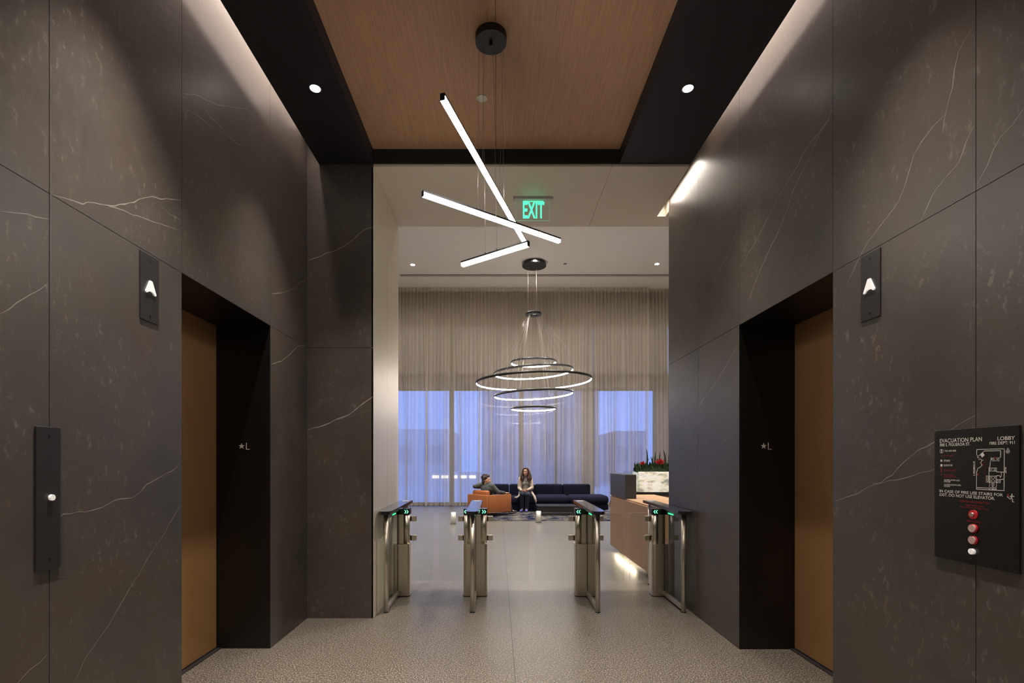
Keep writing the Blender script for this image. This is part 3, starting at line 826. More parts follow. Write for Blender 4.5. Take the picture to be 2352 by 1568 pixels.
# ------------------------------------------------------------------ chandelier
cc = Vector((.994, 13.77, ZC))
r = thing('ring_chandelier', 'large chandelier of five stacked glowing black rings in the lobby', 'chandelier', cc)
mb = MB(); mb.cyl((cc.x, cc.y, ZC-.001), (cc.x, cc.y, ZC-.05), .29, n=48); mb.cyl((cc.x, cc.y, ZC-.05), (cc.x, cc.y, ZC-.10), .328, n=48)
mb.build('canopy', M_pblk, r, auto=.6)
hub = Vector((cc.x-.02, cc.y, 5.40))
MB().ring(hub, [(.11, 0), (.11, .07), (.20, .075), (.22, .06), (.22, .01), (.20, 0)], n=48).build('hub', M_pblk, r)
for dx in (-.17, .06): MB().cyl((cc.x+dx, cc.y, ZC-.10), (cc.x+dx, cc.y, 5.47), .006 if dx > 0 else .004, n=8).build('support_cable', M_cablew, r)
for (dia, zc, tl) in ((1.25, 4.109, .6), (2.18, 3.846, 3.2), (3.17, 3.59, 1.8), (2.18, 3.233, 2.7), (1.25, 2.852, .3)):
    R_ = dia/2; rm = Matrix.Rotation(-math.radians(tl), 3, 'Y')
    ringo = MB().ring((hub.x, hub.y, zc), [(R_, -.034), (R_-.010, -.034), (R_-.018, -.022), (R_-.018, .014), (R_-.030, .014), (R_-.030, .026), (R_, .026)], n=96, tilt=rm).build('ring', M_pblk, r)
    MB().ring((hub.x, hub.y, zc), [(R_-.0185, .0135), (R_-.0185, -.0215), (R_-.024, -.0195), (R_-.030, -.010), (R_-.031, .006), (R_-.027, .0135)], n=96, tilt=rm).build('led_diffuser', M_ring, ringo)
    mb = MB()
    for k in range(4):
        a = PI/4+k*PI/2+(.25 if dia > 2 else 0)
        p = Vector((hub.x, hub.y, zc))+rm@Vector((math.cos(a)*(R_-.015), math.sin(a)*(R_-.015), .026))
        MB().cyl(p, (hub.x+math.cos(a)*.18, hub.y+math.sin(a)*.18, 5.41), .0018, n=5).build('cable', M_cablew, r)

# lobby downlights
for (px, py, lb) in ((948, 608, 'small bright downlight left of the chandelier canopy in the white ceiling'), (1509, 606, 'small bright downlight right of the chandelier canopy in the white ceiling')):
    y = (ZC-H)*F/(CY-py); x = (px-CX)*y/F
    downlight(x, y, ZC, .055, lb, 'lobby downlights', M_offw)
t = thing('ceiling_sprinkler', 'tiny sprinkler cap in the white ceiling right of the chandelier canopy', 'sprinkler', at(1298, 606, 13.84))
MB().cyl((at(1298, 0, 13.84).x, 13.84, ZC-.001), (at(1298, 0, 13.84).x, 13.84, ZC-.012), .045, n=20).build('cap', M_slotgray, t)
LW = (1, .91, .80)
for yy in (5.78, 8.0, 10.0, 12.0, 13.9):
    for xx in (-4.8, -2.35, 0.2, 2.3, 4.4, 6.8):
        spot('lobby_downlight_lamp', (xx, yy, ZC-.03), {5.78: 640, 8.0: 330}.get(yy, 430), math.radians({5.78: 72, 8.0: 104}.get(yy, 74)), .7, LW, .05)

for (xx, yy, ty) in ((2.3, 7.6, 4.95), (2.3, 8.0, 5.35)): spot('added_reveal_spot', (xx, yy, ZC-.03), 420, math.radians(24), 1.0, LW, .05, (RX-xx, ty-yy, .9-ZC))  # aimed spots without fixtures, added to brighten the lower reveal panel
for k in range(11): spot('added_curtain_wash', (-6+k*1.4, 13.3, ZC-.03), 95, math.radians(100), .9, LW, .05, (0, .75, -1))  # row of washers without fixtures, added to brighten the curtain

# ------------------------------------------------------------------ curtains
def curtain(name, x0, x1, label, seed):
    rnd = random.Random(seed)
    p = .111; nf = int((x1-x0)/p); ns = 14; rows = 22
    YC = 15.72 if x0 < 0 else 15.86; z0, z1 = .03, ZC-.004
    ph = [rnd.uniform(0, 2*PI) for _ in range(12)]
    kf = [rnd.uniform(.05, .20) for _ in range(nf+2)]; af = [rnd.uniform(.55, 1.2) for _ in range(nf+2)]
    bm = bmesh.new(); grid = []
    for j in range(rows+1):
        v = j/rows; z = z1+(z0-z1)*v; low = min(1, v*1.4)
        row = []
        for i in range(nf*ns+1):
            t = i/ns; f = int(t); fr = t-f
            k = (kf[f]*(1-fr)+kf[f+1]*fr); a = (af[f]*(1-fr)+af[f+1]*fr)
            k = .075+(k-.075)*(0.25+.75*low); a = .8+(a-.8)*low
            sh = low*(.045*math.sin(t*1.31+ph[0]+v*.7)+.035*math.sin(t*.77+ph[1]-v)+.03*math.sin(t*2.1+ph[2])+.02*math.sin(t*.31+ph[3]+v*1.5))
            x = x0+p*(t+k*math.sin(4*PI*t))+sh
            y = YC+.066*a*math.sin(2*PI*t)+low*.02*math.sin(t*.9+ph[4]+v*2)
            zz = z + (.012*math.sin(2*PI*t) if j == rows else 0)
            row.append(bm.verts.new((x, y, zz)))
        grid.append(row)
    for j in range(rows):
        for i in range(nf*ns):
            f = bm.faces.new((grid[j][i], grid[j][i+1], grid[j+1][i+1], grid[j+1][i])); f.smooth = True
    me = bpy.data.meshes.new(name); bm.to_mesh(me); bm.free(); me.materials.append(M_curt)
    o = bpy.data.objects.new(name, me); COL.objects.link(o); tag(o, label, 'curtain', 'floor-length sheer curtains'); return o
curtain('sheer_curtain', -6.6, 4.78, 'wide pleated sheer greige curtain behind the sofa', 3)
curtain('sheer_curtain', 4.70, 8.8, 'narrower pleated sheer curtain at the far right beyond the planter', 5)

# ------------------------------------------------------------------ window wall
W = FARY
z_t, z_b1, z_b2 = 5.75, 3.72, 4.20
mb = MB(); mb.box(LX0-.1, LX1+.1, W-.05, W+.10, z_t, ZC); struct(mb.build('wall_far', mat('darkened_bulkhead', (.10, .085, .07), .8)))  # wall colour darkened so the curtain valleys in front look shaded
mb = MB(); mb.box(LX0, LX1, W-.06, W+.08, z_b1, z_b2); struct(mb.build('trim_3', mat('transom_beam', (.05, .042, .035), .7)))
piers = ((LX0, -4.6), (2.74, 3.04), (5.02, 5.45), (8.2, LX1))
mb = MB()
for a, b in piers[:1]+piers[3:]: mb.box(a, b, W-.05, W+.10, 0, z_t)
mb.box(2.74, 3.04, W+.01, W+.10, 0, z_t); mb.box(5.02, 5.45, W+.01, W+.10, 0, z_t)
struct(mb.build('wall_piers', mat('pier_paint', (.16, .155, .17), .8)))
n = 1
for (a, b, mull) in ((-4.6, 2.74, (-3.5, -1.48, .745)), (3.04, 5.02, ()), (5.45, 8.2, (6.8,))):
    r = sempty('window_%d' % n, ((a+b)/2, W, 0)); n += 1
    mb = MB()
    for m_ in mull: mb.box(m_-.075, m_+.075, W-.05, W+.05, 0, z_t)
    mb.box(a, b, W-.03, W+.03, 0, .10); mb.box(a, b, W-.03, W+.03, z_b1-.05, z_b1); mb.box(a, a+.05, W-.03, W+.03, .1, z_b1); mb.box(b-.05, b, W-.03, W+.03, .1, z_b1)
    mb.build('window_frame', M_frame, r)
    MB().box(a+.05, b-.05, W-.004, W+.004, .10, z_b1-.05).build('pane', M_glass, r)
    MB().box(a+.01, b-.01, W-.004, W+.004, z_b2, z_t).build('transom_pane', mat('dim_view_pane', (.20, .20, .21), .5), r)  # opaque grey stands in for the dim view through the transom

# ------------------------------------------------------------------ outside
mb = MB(); mb.box(-45, 50, W+.12, 70, -.25, -.15); struct(mb.build('ground_street', M_street))
def building(x0, x1, y, h, m, label, rows, cols, wm):
    r = thing('building', label, 'building', ((x0+x1)/2, y, -.15), 'buildings across the street')
    MB().box(x0, x1, y, y+8, -.15, h).build('facade', m, r)
    for i in range(cols):
        for j in range(rows):
            a = x0+(x1-x0)*(i+.2)/cols; b = x0+(x1-x0)*(i+.8)/cols; z = 1.0+(h-1.5)*(j+.15)/rows; zz = 1.0+(h-1.5)*(j+.7)/rows
            MB().box(a, b, y-.03, y+.01, z, zz).build('window', wm, r)
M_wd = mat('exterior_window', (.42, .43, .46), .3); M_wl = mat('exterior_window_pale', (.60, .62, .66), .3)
building(-14, -3.2, 34, 3.6, M_ext, 'low pale building seen left through the sheer curtain', 1, 5, M_wl)
building(-1.0, 3.6, 32, 8.0, M_ext2, 'darker brick building seen behind the sofa through the curtain', 2, 4, M_wd)
M_ext3 = mat('exterior_grey_tower', (.36, .35, .36), .8)
building(3.75, 6.2, 31, 11.0, M_ext3, 'tall dim grey block outside, right of the sofa middle through the curtain', 3, 2, M_wd)
building(8.4, 10.6, 36, 3.6, M_ext2, 'small dark block seen at right above the slate counter through the curtain', 1, 2, M_wd)
mb = MB()
for k in range(5): mb.box(-3.9+k*.55, -3.9+k*.55+.38, 30.01, 30.05, .42, .58)
t = mb.build('light_strip', emis('street_light_glow', (1, .85, .5), 1.6)); tag(t, 'row of small warm lights outside, low behind the curtain at left', 'street light')
MB_ = MB().box(-4.2, -.9, 30.05, 30.2, -.15, .8).build('street_wall', M_ext); tag(MB_, 'low pale street wall carrying the row of warm lights', 'wall')

# ------------------------------------------------------------------ lounge
mb = MB(); mb.box(-.34, 4.6, 11.90, 14.07, .001, .012); o = mb.build('rug', M_rug); tag(o, 'dark blue and beige patterned rug under the armchair and table', 'rug')
ZR = .012
def cushion(mb, x0, x1, y0, y1, z0, z1, b=.05):
    mb.box(x0, x1, y0, y1, z0, z1, b, 4)
r = thing('navy_sofa', 'long low navy blue modular sofa in front of the curtain', 'sofa', (1.3, 14.6, 0))
mb = MB(); mb.box(-.35, 3.10, 14.12, 15.15, .05, .22, .02, 2); mb.build('base', M_navy, r, auto=.6)
xs = [-.35, .34, 1.10, 1.92, 2.74]
for a, b in zip(xs[:-1], xs[1:]):
    mb = MB(); cushion(mb, a+.006, b-.006, 14.86, 15.14, .22, .735, .05); mb.build('back_cushion', M_navy, r, auto=.9)
for a, b, z in ((-.35, .30, .42), (.30, 1.06, .42), (1.06, 2.02, .45), (2.02, 3.12, .45)):
    mb = MB(); cushion(mb, a+.004, b-.004, 14.08, 14.88, .20, z, .10 if z > .43 else .07); mb.build('seat_cushion', M_navy2, r, auto=.9)
for x in (-.25, 3.0):
    for y in (14.2, 15.05): MB().cyl((x, y, ZR if y < 14.6 else 0), (x, y, .055), .02, n=10).build('leg', M_blk, r)
r = thing('navy_ottoman', 'rounded navy ottoman at the right end of the sofa', 'ottoman', (3.5, 13.6, 0))
mb = MB(); cushion(mb, 3.10, 4.15, 13.05, 14.05, .10, .44, .13); mb.build('seat_cushion', M_navy2, r, auto=.9)
mb = MB(); mb.box(3.2, 4.05, 13.15, 13.95, ZR, .10); mb.build('base', M_blk, r)
r = thing('coffee_table', 'low dark rectangular coffee table in front of the navy sofa', 'table', (1.55, 13.3, 0))
MB().box(1.015, 2.05, 12.96, 13.62, .235, .262, .004, 2).build('tabletop', M_tbl, r)
MB().box(1.03, 2.035, 12.975, 13.605, ZR, .235).build('base', M_tbl, r)

# armchair
C = Vector((-.282, 12.60, 0)); th = math.radians(50)
lf = Vector((-math.cos(th), math.sin(th), 0)); fw = Vector((math.sin(th), math.cos(th), 0))
r = thing('leather_armchair', 'boxy tan orange leather armchair seen from behind, holding the man', 'armchair', C+lf*.4+fw*.41)
def cb(mb, l0, l1, f0, f1, z0, z1, bev=.0, seg=2):
    """box in chair coordinates (l along the back, f forwards)"""
    tmp = MB(); tmp.box(l0, l1, f0, f1, z0, z1, bev, seg)
    for v in tmp.bm.verts:
        v.co = C+lf*v.co.x+fw*v.co.y+Vector((0, 0, v.co.z))
    me = bpy.data.meshes.new('t'); tmp.bm.to_mesh(me); tmp.bm.free(); mb.bm.from_mesh(me); bpy.data.meshes.remove(me)
mb = MB(); cb(mb, 0, .80, 0, .07, .10, .555, .012); mb.build('back_panel', M_leather, r, auto=.6)
mb = MB(); cb(mb, 0, .07, .072, .83, .10, .555, .012); mb.build('side_panel', M_leather, r, auto=.6)
mb = MB(); cb(mb, .73, .80, .072, .83, .10, .555, .012); mb.build('side_panel', M_leather, r, auto=.6)
mb = MB(); cb(mb, .075, .725, .075, .82, .12, .19, .01); mb.build('seat_base', M_leather, r, auto=.6)
mb = MB(); cb(mb, .078, .722, .14, .91, .19, .33, .045, 4); mb.build('seat_cushion', M_leather, r, auto=.9)
mb = MB(); cb(mb, .10, .70, .072, .21, .34, .665, .05, 4); mb.build('back_cushion', M_leather, r, auto=.9)
for l, f in ((.05, .05), (.75, .05), (.05, .76), (.75, .76)):
    p = C+lf*l+fw*f; MB().cyl((p.x, p.y, ZR), (p.x, p.y, .10), .009, n=10).build('leg', M_pblk, r)

# bollards
for (px, py, lb) in ((1041.5, 1203, 'short round steel bollard on the lobby floor, left of the armchair'), (1237, 1199.5, 'short round steel bollard standing before the rug near the coffee table')):
    y = H*F/(py-CY); x = (px-CX)*y/F
    t = thing('steel_bollard', lb, 'bollard', (x, y, 0), 'short steel bollards')
    y2 = y
    MB().cyl((x, y, .004), (x, y, .262), .056, n=32).build('shaft', brushed('polished_steel', (.92, .89, .86), .42, (50, 50, 1), metal=.5, var=.03), t)
    MB().cyl((x, y, 0), (x, y, .006), .062, n=32).build('base', M_blk, t)

# ------------------------------------------------------------------ reception desk
DX = 1.764
r = thing('reception_desk', 'oak reception desk with slate end counter and light under its edge', 'reception desk', (2.1, 7.0, 0))
mb = MB(); mb.box(DX, DX+.05, 5.75, 6.925, .10, .865); mb.box(DX, DX+.05, 6.93, 7.90, .10, .865); mb.box(DX+.05, 2.45, 7.85, 7.90, .10, .865)
mb.build('front_panel', M_wood, r)
MB().box(DX+.02, 2.45, 5.75, 7.90, .866, .885, .002, 1).build('worktop', M_woodl, r)
mb = MB(); mb.box(DX+.12, 2.40, 5.80, 7.80, 0, .10); mb.build('plinth', M_blk, r)
mb = MB(); mb.box(DX, DX+.155, 6.98, 7.90, .886, 1.222, .003, 1); mb.build('raised_counter', M_slate, r)
area('desk_toe_lamp', (DX+.06, 7.22, .092), .03, 1.15, 5.5, (-.35, 0, -1), (1, .82, .60), 'Y')
r = thing('oak_credenza', 'oak back counter carrying the lit planter behind the reception desk', 'cabinet', (3.6, 8.4, 0))
mb = MB(); mb.box(2.60, 6.4, 8.20, 8.75, 0, .845); mb.build('body', M_wood, r)
for k in range(4):
    d = MB().box(2.65+k*.93, 2.65+k*.93+.90, 8.185, 8.20, .70, .82).build('drawer', M_woodl, r)
    MB().box(2.65+k*.93+.35, 2.65+k*.93+.55, 8.170, 8.185, .785, .80).build('handle', M_blk, d)
r = thing('lit_planter', 'long glowing onyx planter box with black base behind the desk', 'planter', (3.5, 8.45, .845))
mb = MB(); mb.box(2.08, 6.3, 8.18, 8.62, .846, .905); mb.build('base', M_blk, r)
mb = MB(); mb.box(2.30, 6.3, 8.22, 8.60, .905, 1.235, .003, 1); mb.build('trough', M_onyx, r)
mb = MB(); mb.box(2.135, 2.30, 8.22, 8.60, .905, 1.240); mb.build('glass_end', M_glassg, r)
# plants
rnd = random.Random(11)
def leaf(mb, base, tip, w, bend=.0, n=6):
    base = Vector(base); tip = Vector(tip); d = tip-base
    sd = d.cross(Vector((rnd.uniform(-.3, .3), 1, rnd.uniform(-.2, .2)))).normalized()
    prev = None; out = Vector((bend, 0, 0))
    for i in range(n+1):
        t = i/n; p = base+d*t+out*math.sin(PI*t*.5)*math.sin(PI*t)
        ww = w*(math.sin(PI*(.12+.88*t))**.7 if t < 1 else 0.02)
        th_ = Vector((0, .0015, 0))
        a = mb.bm.verts.new(p+sd*ww/2); b = mb.bm.verts.new(p-sd*ww/2); c_ = mb.bm.verts.new(p+Vector((0, .25*ww, 0)))
        if prev:
            for q in ((prev[0], a, c_, prev[2]), (prev[2], c_, b, prev[1])):
                f = mb.bm.faces.new(q); f.smooth = True; f.material_index = mb.mi
        prev = (a, b, c_)
Yp = 8.40
def pp(px, py, dy=0): return at(px, py, Yp+dy)
snake = [[(1484,1029,3.2),(1488,1045,3),(1490,1052,3),(1494,1047,3)], [(1506,1036,3.4),(1500,1046,2.8),(1509,1050,3)], [(1523,1031,3.4),(1517,1036,3.2),(1527,1040,3)], [(1535,1045,3.4),(1541,1040,3),(1546,1035,3)]]
for gi, gl in enumerate(snake):
    lbs = ['snake plant with tall leaves, leftmost in the glowing planter', 'snake plant just left of the red blooms in the glowing planter', 'snake plant rising behind the red blooms in the glowing planter', 'snake plant at the right end of the glowing planter beside the wall']
    b0 = pp(gl[0][0], 1083); t = thing('snake_plant', lbs[gi], 'plant', (b0.x, b0.y, 1.235), 'snake plants in the planter')
    for (px, py, w) in gl:
        mb = MB(); q = pp(px, py, rnd.uniform(-.08, .08)); leaf(mb, (q.x+rnd.uniform(-.03, .03), q.y, 1.228), q, w*Yp/F*1.15, rnd.uniform(-.03, .03), 8); mb.build('leaf', M_leaf2, t, recalc=False)
mb = MB()
for k in range(330):
    mb.mi = k % 2
    px = rnd.uniform(1462, 1560); q = at(px, 1083, Yp+rnd.uniform(-.15, .15)); hgt = rnd.uniform(.05, .17)
    tip = Vector((q.x+rnd.uniform(-.10, .10), q.y+rnd.uniform(-.08, .08), 1.235+hgt))
    leaf(mb, (q.x, q.y, 1.225), tip, rnd.uniform(.02, .045), rnd.uniform(-.05, .05), 4)
for k in range(16):
    q = at(1468, 1083, Yp-.1); leaf(mb, (q.x+.05, q.y, 1.228), (q.x-rnd.uniform(.0, .12), q.y-rnd.uniform(-.05, .1), 1.25+rnd.uniform(0, .012)), .035, 0, 4)
o = mb.build('planter_foliage', [M_leaf, M_leaf2], recalc=False); o['kind'] = 'stuff'; tag(o, 'low dark green foliage filling the glowing planter', 'plant')
for (px, py, s_, lb) in ((1516, 1062, 1.0, 'bright red bromeliad bloom among the planter foliage, right'), (1476, 1064, .6, 'small red bromeliad bloom at the left of the planter foliage')):
    q = at(px, py, Yp-.12); t = thing('bromeliad', lb, 'flower', (q.x, q.y, 1.235), 'red bromeliads')
    MB().cyl((q.x, q.y, 1.225), q, .006, n=6).build('stem', M_leaf, t)
    mb = MB()
    for k in range(26):
        a = rnd.uniform(0, 2*PI); e = rnd.uniform(-.2, 1.2); L_ = .085*s_*rnd.uniform(.7, 1.1)
        leaf(mb, q-Vector((0, 0, .02)), q+Vector((math.cos(a)*math.cos(e), math.sin(a)*math.cos(e), math.sin(e)))*L_, .022*s_+.006, 0, 4)
    mb.build('bloom', M_flower, t, recalc=False)

# ------------------------------------------------------------------ people
def blob(name, fn, m, parent, voxel=.008, smooth=3):
    mb = MB(); fn(mb)
    me = bpy.data.meshes.new(name); mb.bm.to_mesh(me); mb.bm.free()
    tmp = bpy.data.objects.new('tmp', me); COL.objects.link(tmp)
    md = tmp.modifiers.new('r', 'REMESH'); md.mode = 'VOXEL'; md.voxel_size = voxel; md.use_smooth_shade = True
    if smooth:
        ms = tmp.modifiers.new('s', 'SMOOTH'); ms.iterations = smooth; ms.factor = .5
    bpy.context.view_layer.update()
    dg = bpy.context.evaluated_depsgraph_get()
    out = bpy.data.meshes.new_from_object(tmp.evaluated_get(dg)); out.name = name
    bpy.data.objects.remove(tmp); bpy.data.meshes.remove(me)
    out.materials.clear(); out.materials.append(m)
    for p in out.polygons: p.use_smooth = True
    o = bpy.data.objects.new(name, out); COL.objects.link(o)
    if parent is not None: o.parent = parent; o.matrix_parent_inverse = Matrix.Translation(-parent.location)
    return o
V = Vector
def chain(mb, pts, rs):
    for i in range(len(pts)-1): mb.cap(pts[i], rs[i], pts[i+1], rs[i+1])
def hand(mb, wrist, dirn, normal, thumb, curl=.5, sc=1.0):
    """palm box of capsules, four fingers and a thumb leaving its side"""
    d = V(dirn).normalized(); n = V(normal).normalized(); sd = V(thumb).normalized()
    w = V(wrist)
    for k in (-.028, -.010, .010, .028):
        mb.cap(w+sd*k*.7*sc, .013*sc, w+(d*.085+sd*k)*sc, .012*sc)
    for k, L_ in ((.028, .070), (.010, .078), (-.010, .072), (-.028, .056)):
        b = w+(d*.085+sd*k)*sc; d1 = (d+n*curl*.6).normalized(); d2 = (d+n*curl*1.6).normalized(); d3 = (d*.6+n*curl*2.2).normalized()
        p1 = b+d1*L_*.45*sc; p2 = p1+d2*L_*.33*sc; p3 = p2+d3*L_*.25*sc
        chain(mb, [b, p1, p2, p3], [.0092*sc, .0085*sc, .008*sc, .007*sc])
    b = w+(d*.025+sd*.028)*sc; p1 = b+(d*.6+sd*.7+n*.3).normalized()*.042*sc; p2 = p1+(d*.9+sd*.2+n*.3).normalized()*.030*sc
    chain(mb, [b, p1, p2], [.013*sc, .010*sc, .0085*sc])
def head(mb, c, yaw, pitch=0, s=1.0):
    """c centre of the skull, yaw turns the face from -Y"""
    R = Matrix.Rotation(yaw, 3, 'Z') @ Matrix.Rotation(pitch, 3, 'X')
    c = V(c); g = lambda x, y, z: c+R@(V((x, y, z))*s)
    mb.ell(g(0, .012, .025), (.076*s, .095*s, .092*s), R); mb.ell(g(0, -.028, -.03), (.060*s, .062*s, .080*s), R)
    mb.ell(g(0, -.045, -.088), (.034*s, .036*s, .028*s), R)       # chin
    mb.cap(g(0, -.088, .008), .009*s, g(0, -.108, -.028), .013*s)  # nose
    mb.ell(g(.013, -.098, -.030), .009*s); mb.ell(g(-.013, -.098, -.030), .009*s)
    mb.ell(g(.040, -.062, -.018), (.022*s, .02*s, .02*s), R); mb.ell(g(-.040, -.062, -.018), (.022*s, .02*s, .02*s), R)
    mb.ell(g(0, -.088, -.058), (.024*s, .010*s, .010*s), R)
    mb.ell(g(0, -.078, .036), (.052*s, .018*s, .013*s), R)
    for sg in (-1, 1): mb.ell(g(sg*.077, .008, -.008), (.009*s, .019*s, .031*s), R)
    return g, R
# --- woman
WO = V((.785, 14.32, 0))
woman = thing('person', 'seated woman with long brown hair, glasses and cream cardigan, hands in lap', 'person', WO)
hc = V((.787, 14.20, 1.115)); wyaw = math.radians(-14)
hip = V((.79, 14.37, .53)); 
hipR, hipL = V((.70, 14.35, .52)), V((.88, 14.35, .52))
knR, knL = V((.665, 13.86, .500)), V((.815, 13.84, .495))
anR, anL = V((.680, 13.97, .10)), V((.800, 13.93, .10))
shR, shL = V((.640, 14.29, .915)), V((.930, 14.29, .915))
elR, elL = V((.600, 14.22, .660)), V((.965, 14.20, .665))
wrR, wrL = V((.660, 13.99, .595)), V((.815, 13.98, .610))
def wbody(mb):
    head(mb, hc, wyaw)
    mb.cap(hc+V((0, .03, -.07)), .048, V((.785, 14.27, .93)), .055)
    chain(mb, [V((.785, 14.28, .86)), V((.785, 14.31, .70)), hip], [.10, .09, .11])
    for a, b, c_ in ((shR, elR, wrR), (shL, elL, wrL)):
        mb.cap(V((.785, 14.285, .90)), .055, a, .045); chain(mb, [a, b, c_], [.042, .034, .022])
    for a, b, c_ in ((hipR, knR, anR), (hipL, knL, anL)):
        mb.cap(hip, .10, a, .08); chain(mb, [a, b, c_], [.078, .050, .032])
    for an in (anR, anL): mb.cap(an, .03, an+V((-.03, -.10, -.05)), .025)
    hand(mb, wrR, (.62, -.55, -.12), (.55, .2, -.5), (-.2, -.4, .8), .55, .95)
    hand(mb, wrL, (-.80, -.45, -.10), (-.35, .3, -.6), (.0, -.3, .85), .55, .95)
blob('body', wbody, M_skin, woman, .0055, 2)
def wtop(mb):
    mb.ell(V((.785, 14.285, .82)), (.135, .095, .13)); mb.ell(V((.735, 14.215, .795)), (.060, .050, .060)); mb.ell(V((.835, 14.215, .795)), (.060, .050, .060))
    mb.cap(V((.785, 14.30, .72)), .105, V((.785, 14.33, .58)), .125); mb.cap(V((.785, 14.275, .90)), .078, V((.785, 14.245, 1.000)), .060)
    mb.cap(V((.69, 14.280, .885)), .066, V((.88, 14.280, .885)), .066); mb.ell(V((.785, 14.255, .87)), (.10, .085, .09))
blob('grey_top', wtop, M_grey, woman, .008, 3)
def wcard(mb):
    for a, b, c_ in ((shR, elR, wrR), (shL, elL, wrL)):
        chain(mb, [a, b, c_.lerp(b, .08)], [.060, .050, .033])
    # two front panels and back, open at the chest
    for sg in (-1, 1):
        x = .785+sg*.125
        mb.cap(V((.785+sg*.10, 14.285, .945)), .035, V((x+sg*.01, 14.27, .86)), .055)
        chain(mb, [V((x, 14.255, .86)), V((x+sg*.005, 14.24, .74)), V((x+sg*.02, 14.25, .62)), V((x+sg*.05, 14.18, .52))], [.042, .036, .036, .03])
    mb.ell(V((.785, 14.36, .78)), (.155, .06, .19)); mb.cap(V((.70, 14.35, .60)), .09, V((.87, 14.35, .60)), .09)
    # hanging tails
    chain(mb, [V((.945, 14.17, .54)), V((1.00, 14.03, .46)), V((1.035, 13.99, .36)), V((1.06, 13.99, .25))], [.030, .026, .030, .010])
    chain(mb, [V((.965, 14.17, .54)), V((1.035, 14.05, .42)), V((1.065, 14.0, .31))], [.022, .026, .022])
    chain(mb, [V((.625, 14.17, .53)), V((.585, 14.04, .44)), V((.52, 13.99, .405)), V((.47, 13.985, .415))], [.028, .026, .026, .014])
blob('cardigan', wcard, M_cream, woman, .008, 3)
def wjean(mb):
    for a, b, c_ in ((hipR, knR, anR), (hipL, knL, anL)):
        mb.cap(hip, .118, a, .095); chain(mb, [a, b, c_], [.093, .066, .052]); mb.ell(b, .069)
blob('jeans', wjean, M_jean, woman, .009, 3)
for an, dx in ((anR, -.055), (anL, -.02)):
    def wshoe(mb, an=an, dx=dx):
        h_ = V((an.x, an.y+.02, .055)); t_ = V((an.x+dx, an.y-.15, .048))
        chain(mb, [h_, h_.lerp(t_, .5)+V((0, 0, .008)), t_], [.036, .038, .030]); mb.cap(V((an.x, an.y, .09)), .040, h_, .036)
    s_ = blob('shoe', wshoe, M_shoe, woman, .006, 2)
def whair(mb):
    R = Matrix.Rotation(wyaw, 3, 'Z'); g = lambda x, y, z: hc+R@V((x, y, z))
    mb.ell(g(0, .030, .040), (.090, .098, .094), R); mb.ell(g(0, -.030, .092), (.062, .048, .036), R)
    for sg in (-1, 1):
        chain(mb, [g(sg*.050, -.045, .088), g(sg*.076, -.038, .040), g(sg*.088, -.02, -.04), g(sg*.098, -.03, -.12), g(sg*.118, -.035, -.19), g(sg*.118, -.05, -.235)], [.022, .021, .027, .034, .038, .022])
        chain(mb, [g(sg*.06, .06, .0), g(sg*.10, .05, -.10), g(sg*.135, .03, -.18), g(sg*.150, .02, -.215)], [.05, .05, .04, .018])
        chain(mb, [g(sg*.08, .0, -.08), g(sg*.075, -.05, -.18), g(sg*.08, -.06, -.26)], [.03, .032, .016])
    mb.ell(g(0, .07, -.06), (.085, .06, .12), R)
blob('hair', whair, M_hairb, woman, .007, 3)
R = Matrix.Rotation(wyaw, 3, 'Z'); g = lambda x, y, z: hc+R@V((x, y, z))
gl = []
mb = MB()
for sg in (-1, 1):
    pts = [g(sg*.034+math.cos(t*PI/8)*.026, -.103+abs(math.cos(t*PI/8))*.004, .006+math.sin(t*PI/8)*.019) for t in range(17)]
    mb.tube(pts, .0014, 6)
    mb.tube([g(sg*.06, -.098, .010), g(sg*.079, -.05, .008), g(sg*.080, .005, .005)], .002, 6)
mb.tube([g(-.008, -.105, .008), g(.008, -.105, .008)], .002, 6); mb.build('glasses', M_pblk, woman)
for sg in (-1, 1): MB().ell(g(sg*.033, -.091, .006), (.014, .006, .007), R).build('eye', M_eye, woman)
mb = MB(); mb.ell(g(0, -.099, -.058), (.024, .006, .007), R); mb.build('mouth', M_lip, woman)
for sg in (-1, 1): MB().ell(g(sg*.033, -.094, .033), (.019, .005, .0035), R).build('eyebrow', M_brow, woman)

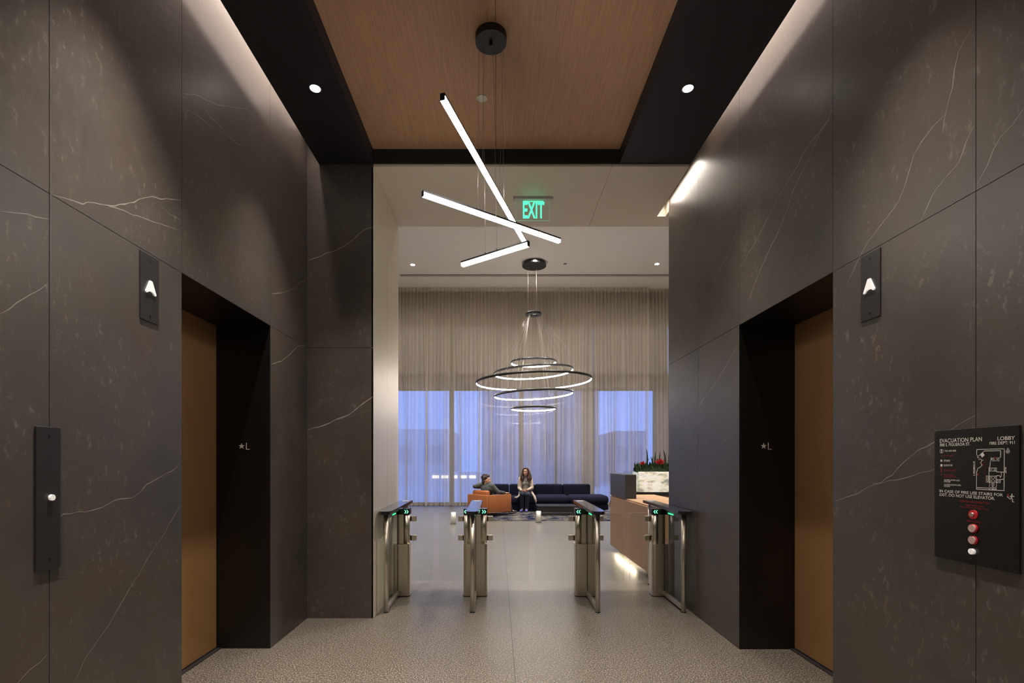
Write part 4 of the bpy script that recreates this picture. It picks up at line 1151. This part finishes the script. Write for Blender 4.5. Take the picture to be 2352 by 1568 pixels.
# --- man
MO = C+lf*.4+fw*.4
man = thing('person', 'man in slate grey shirt lounging in the orange armchair, seen from behind', 'person', MO)
mh = V((-.300, 13.03, .925)); myaw = math.atan2(.93, -.25)  # face towards +X, slightly away
myaw = math.radians(108)
q = lambda l, f, z: C+lf*l+fw*f+V((0, 0, z))
mhip = q(.40, .42, .43)
msR, msL = V((-.135, 12.93, .765)), V((-.415, 13.17, .795))
meR, meL = q(.055, .42, .625), q(.62, .10, .755)
mwR, mwL = q(.06, .66, .59), q(.52, .33, .72)
mch = V((-.29, 13.06, .70))
mkR, mkL = q(.25, .88, .46), q(.56, .88, .46)
maR, maL = q(.24, 1.02, .11), q(.58, 1.02, .11)
def mbody(mb):
    head(mb, mh, myaw, 0, 1.10)
    mb.cap(mh+V((-.02, -.0, -.07)), .056, V((-.295, 13.045, .80)), .062)
    chain(mb, [V((-.29, 13.05, .76)), mch, mhip], [.09, .115, .12])
    for a, b, c_ in ((msR, meR, mwR), (msL, meL, mwL)): mb.cap(V((-.285, 13.05, .775)), .07, a, .055); chain(mb, [a, b, c_], [.052, .040, .027])
    for k, a, c_ in ((mkR, q(.30, .46, .42), maR), (mkL, q(.50, .46, .42), maL)): chain(mb, [a, k, c_], [.085, .058, .038]); mb.cap(c_, .035, c_+fw*.12+V((0, 0, -.05)), .03)
    hand(mb, mwR, fw, (0, 0, -1), lf, .35, 1.05); hand(mb, mwL, fw*1.0-lf*.6, (0, 0, -1), -lf*.6-fw*.5, .35, 1.05)
blob('body', mbody, M_skin, man, .0065, 2)
def mshirt(mb):
    chain(mb, [V((-.29, 13.055, .765)), mch, mhip.lerp(mch, .15)], [.105, .135, .142])
    mb.cap(V((-.292, 13.045, .80)), .075, V((-.293, 13.043, .835)), .066)
    for a, b, c_ in ((msR, meR, mwR.lerp(meR, .1)), (msL, meL, mwL.lerp(meL, .1))):
        mb.cap(V((-.285, 13.05, .765)), .09, a, .072); chain(mb, [a, b, c_], [.070, .055, .040])
    mb.ell(mch+V((.02, -.03, -.02)), (.17, .15, .16)); mb.cap(msR+V((-.03,.02,-.06)), .085, msL+V((.03,-.02,-.06)), .085)
blob('shirt', mshirt, M_gsh, man, .009, 3)
def mpant(mb):
    for k, a, c_ in ((mkR, q(.30, .46, .42), maR), (mkL, q(.50, .46, .42), maL)): mb.cap(mhip, .135, a, .10); chain(mb, [a, k, c_], [.10, .074, .055])
blob('trousers', mpant, M_jean, man, .010, 3)
for a in (maR, maL):
    def ms(mb, a=a):
        h_ = V((a.x, a.y, .055))-fw*.03; t_ = h_+fw*.21; chain(mb, [h_, h_.lerp(t_, .5), t_], [.040, .042, .034]); mb.cap(a, .044, h_, .012)
    blob('shoe', ms, M_shoed, man, .007, 2)
def mhair(mb):
    R = Matrix.Rotation(myaw, 3, 'Z'); g = lambda x, y, z: mh+R@(V((x, y, z))*1.12)
    mb.ell(g(0, .030, .045), (.090, .098, .088), R); mb.ell(g(0, -.035, .100), (.068, .055, .034), R); mb.ell(g(0, .075, -.03), (.066, .038, .065), R)
    for k in range(46):
        a = random.uniform(0, 2*PI); e = random.uniform(.1, 1.4)
        p = g(math.cos(a)*math.cos(e)*.080, .025+math.sin(a)*math.cos(e)*.088, .050+math.sin(e)*.078)
        mb.cap(p, .018, p+V((random.uniform(-.018, .018), random.uniform(-.018, .018), random.uniform(.0, .018))), .010)
blob('hair', mhair, M_hairm, man, .006, 1)
R = Matrix.Rotation(myaw, 3, 'Z'); g2 = lambda x, y, z: mh+R@(V((x, y, z))*1.12)
for sg in (-1, 1): MB().ell(g2(sg*.033, -.091, .006), (.014, .006, .007), R).build('eye', M_eye, man)
mb = MB(); mb.ell(g2(0, -.099, -.058), (.024, .006, .007), R); mb.build('mouth', M_lip, man)

# ------------------------------------------------------------------ world
w = bpy.data.worlds.new('dusk'); S.world = w; w.use_nodes = True
bg = w.node_tree.nodes['Background']; bg.inputs[0].default_value = (.17, .34, 1.0, 1); bg.inputs[1].default_value = 1.4

# ------------------------------------------------------------------ camera
cam = bpy.data.cameras.new('camera'); co = bpy.data.objects.new('camera', cam); COL.objects.link(co)
co.location = (0, 0, H); co.rotation_euler = (PI/2, 0, 0)
cam.sensor_width = 36; cam.lens = 36*F/2352; cam.shift_x = (1176-CX)/2352; cam.shift_y = (CY-784)/2352
cam.clip_start = .05; cam.clip_end = 200
S.camera = co
S.view_settings.view_transform = 'Standard'; S.view_settings.look = 'None'; S.view_settings.gamma = 1; S.view_settings.use_curve_mapping = False
S.view_settings.exposure = 0.12
S.cycles.transparent_max_bounces = 24
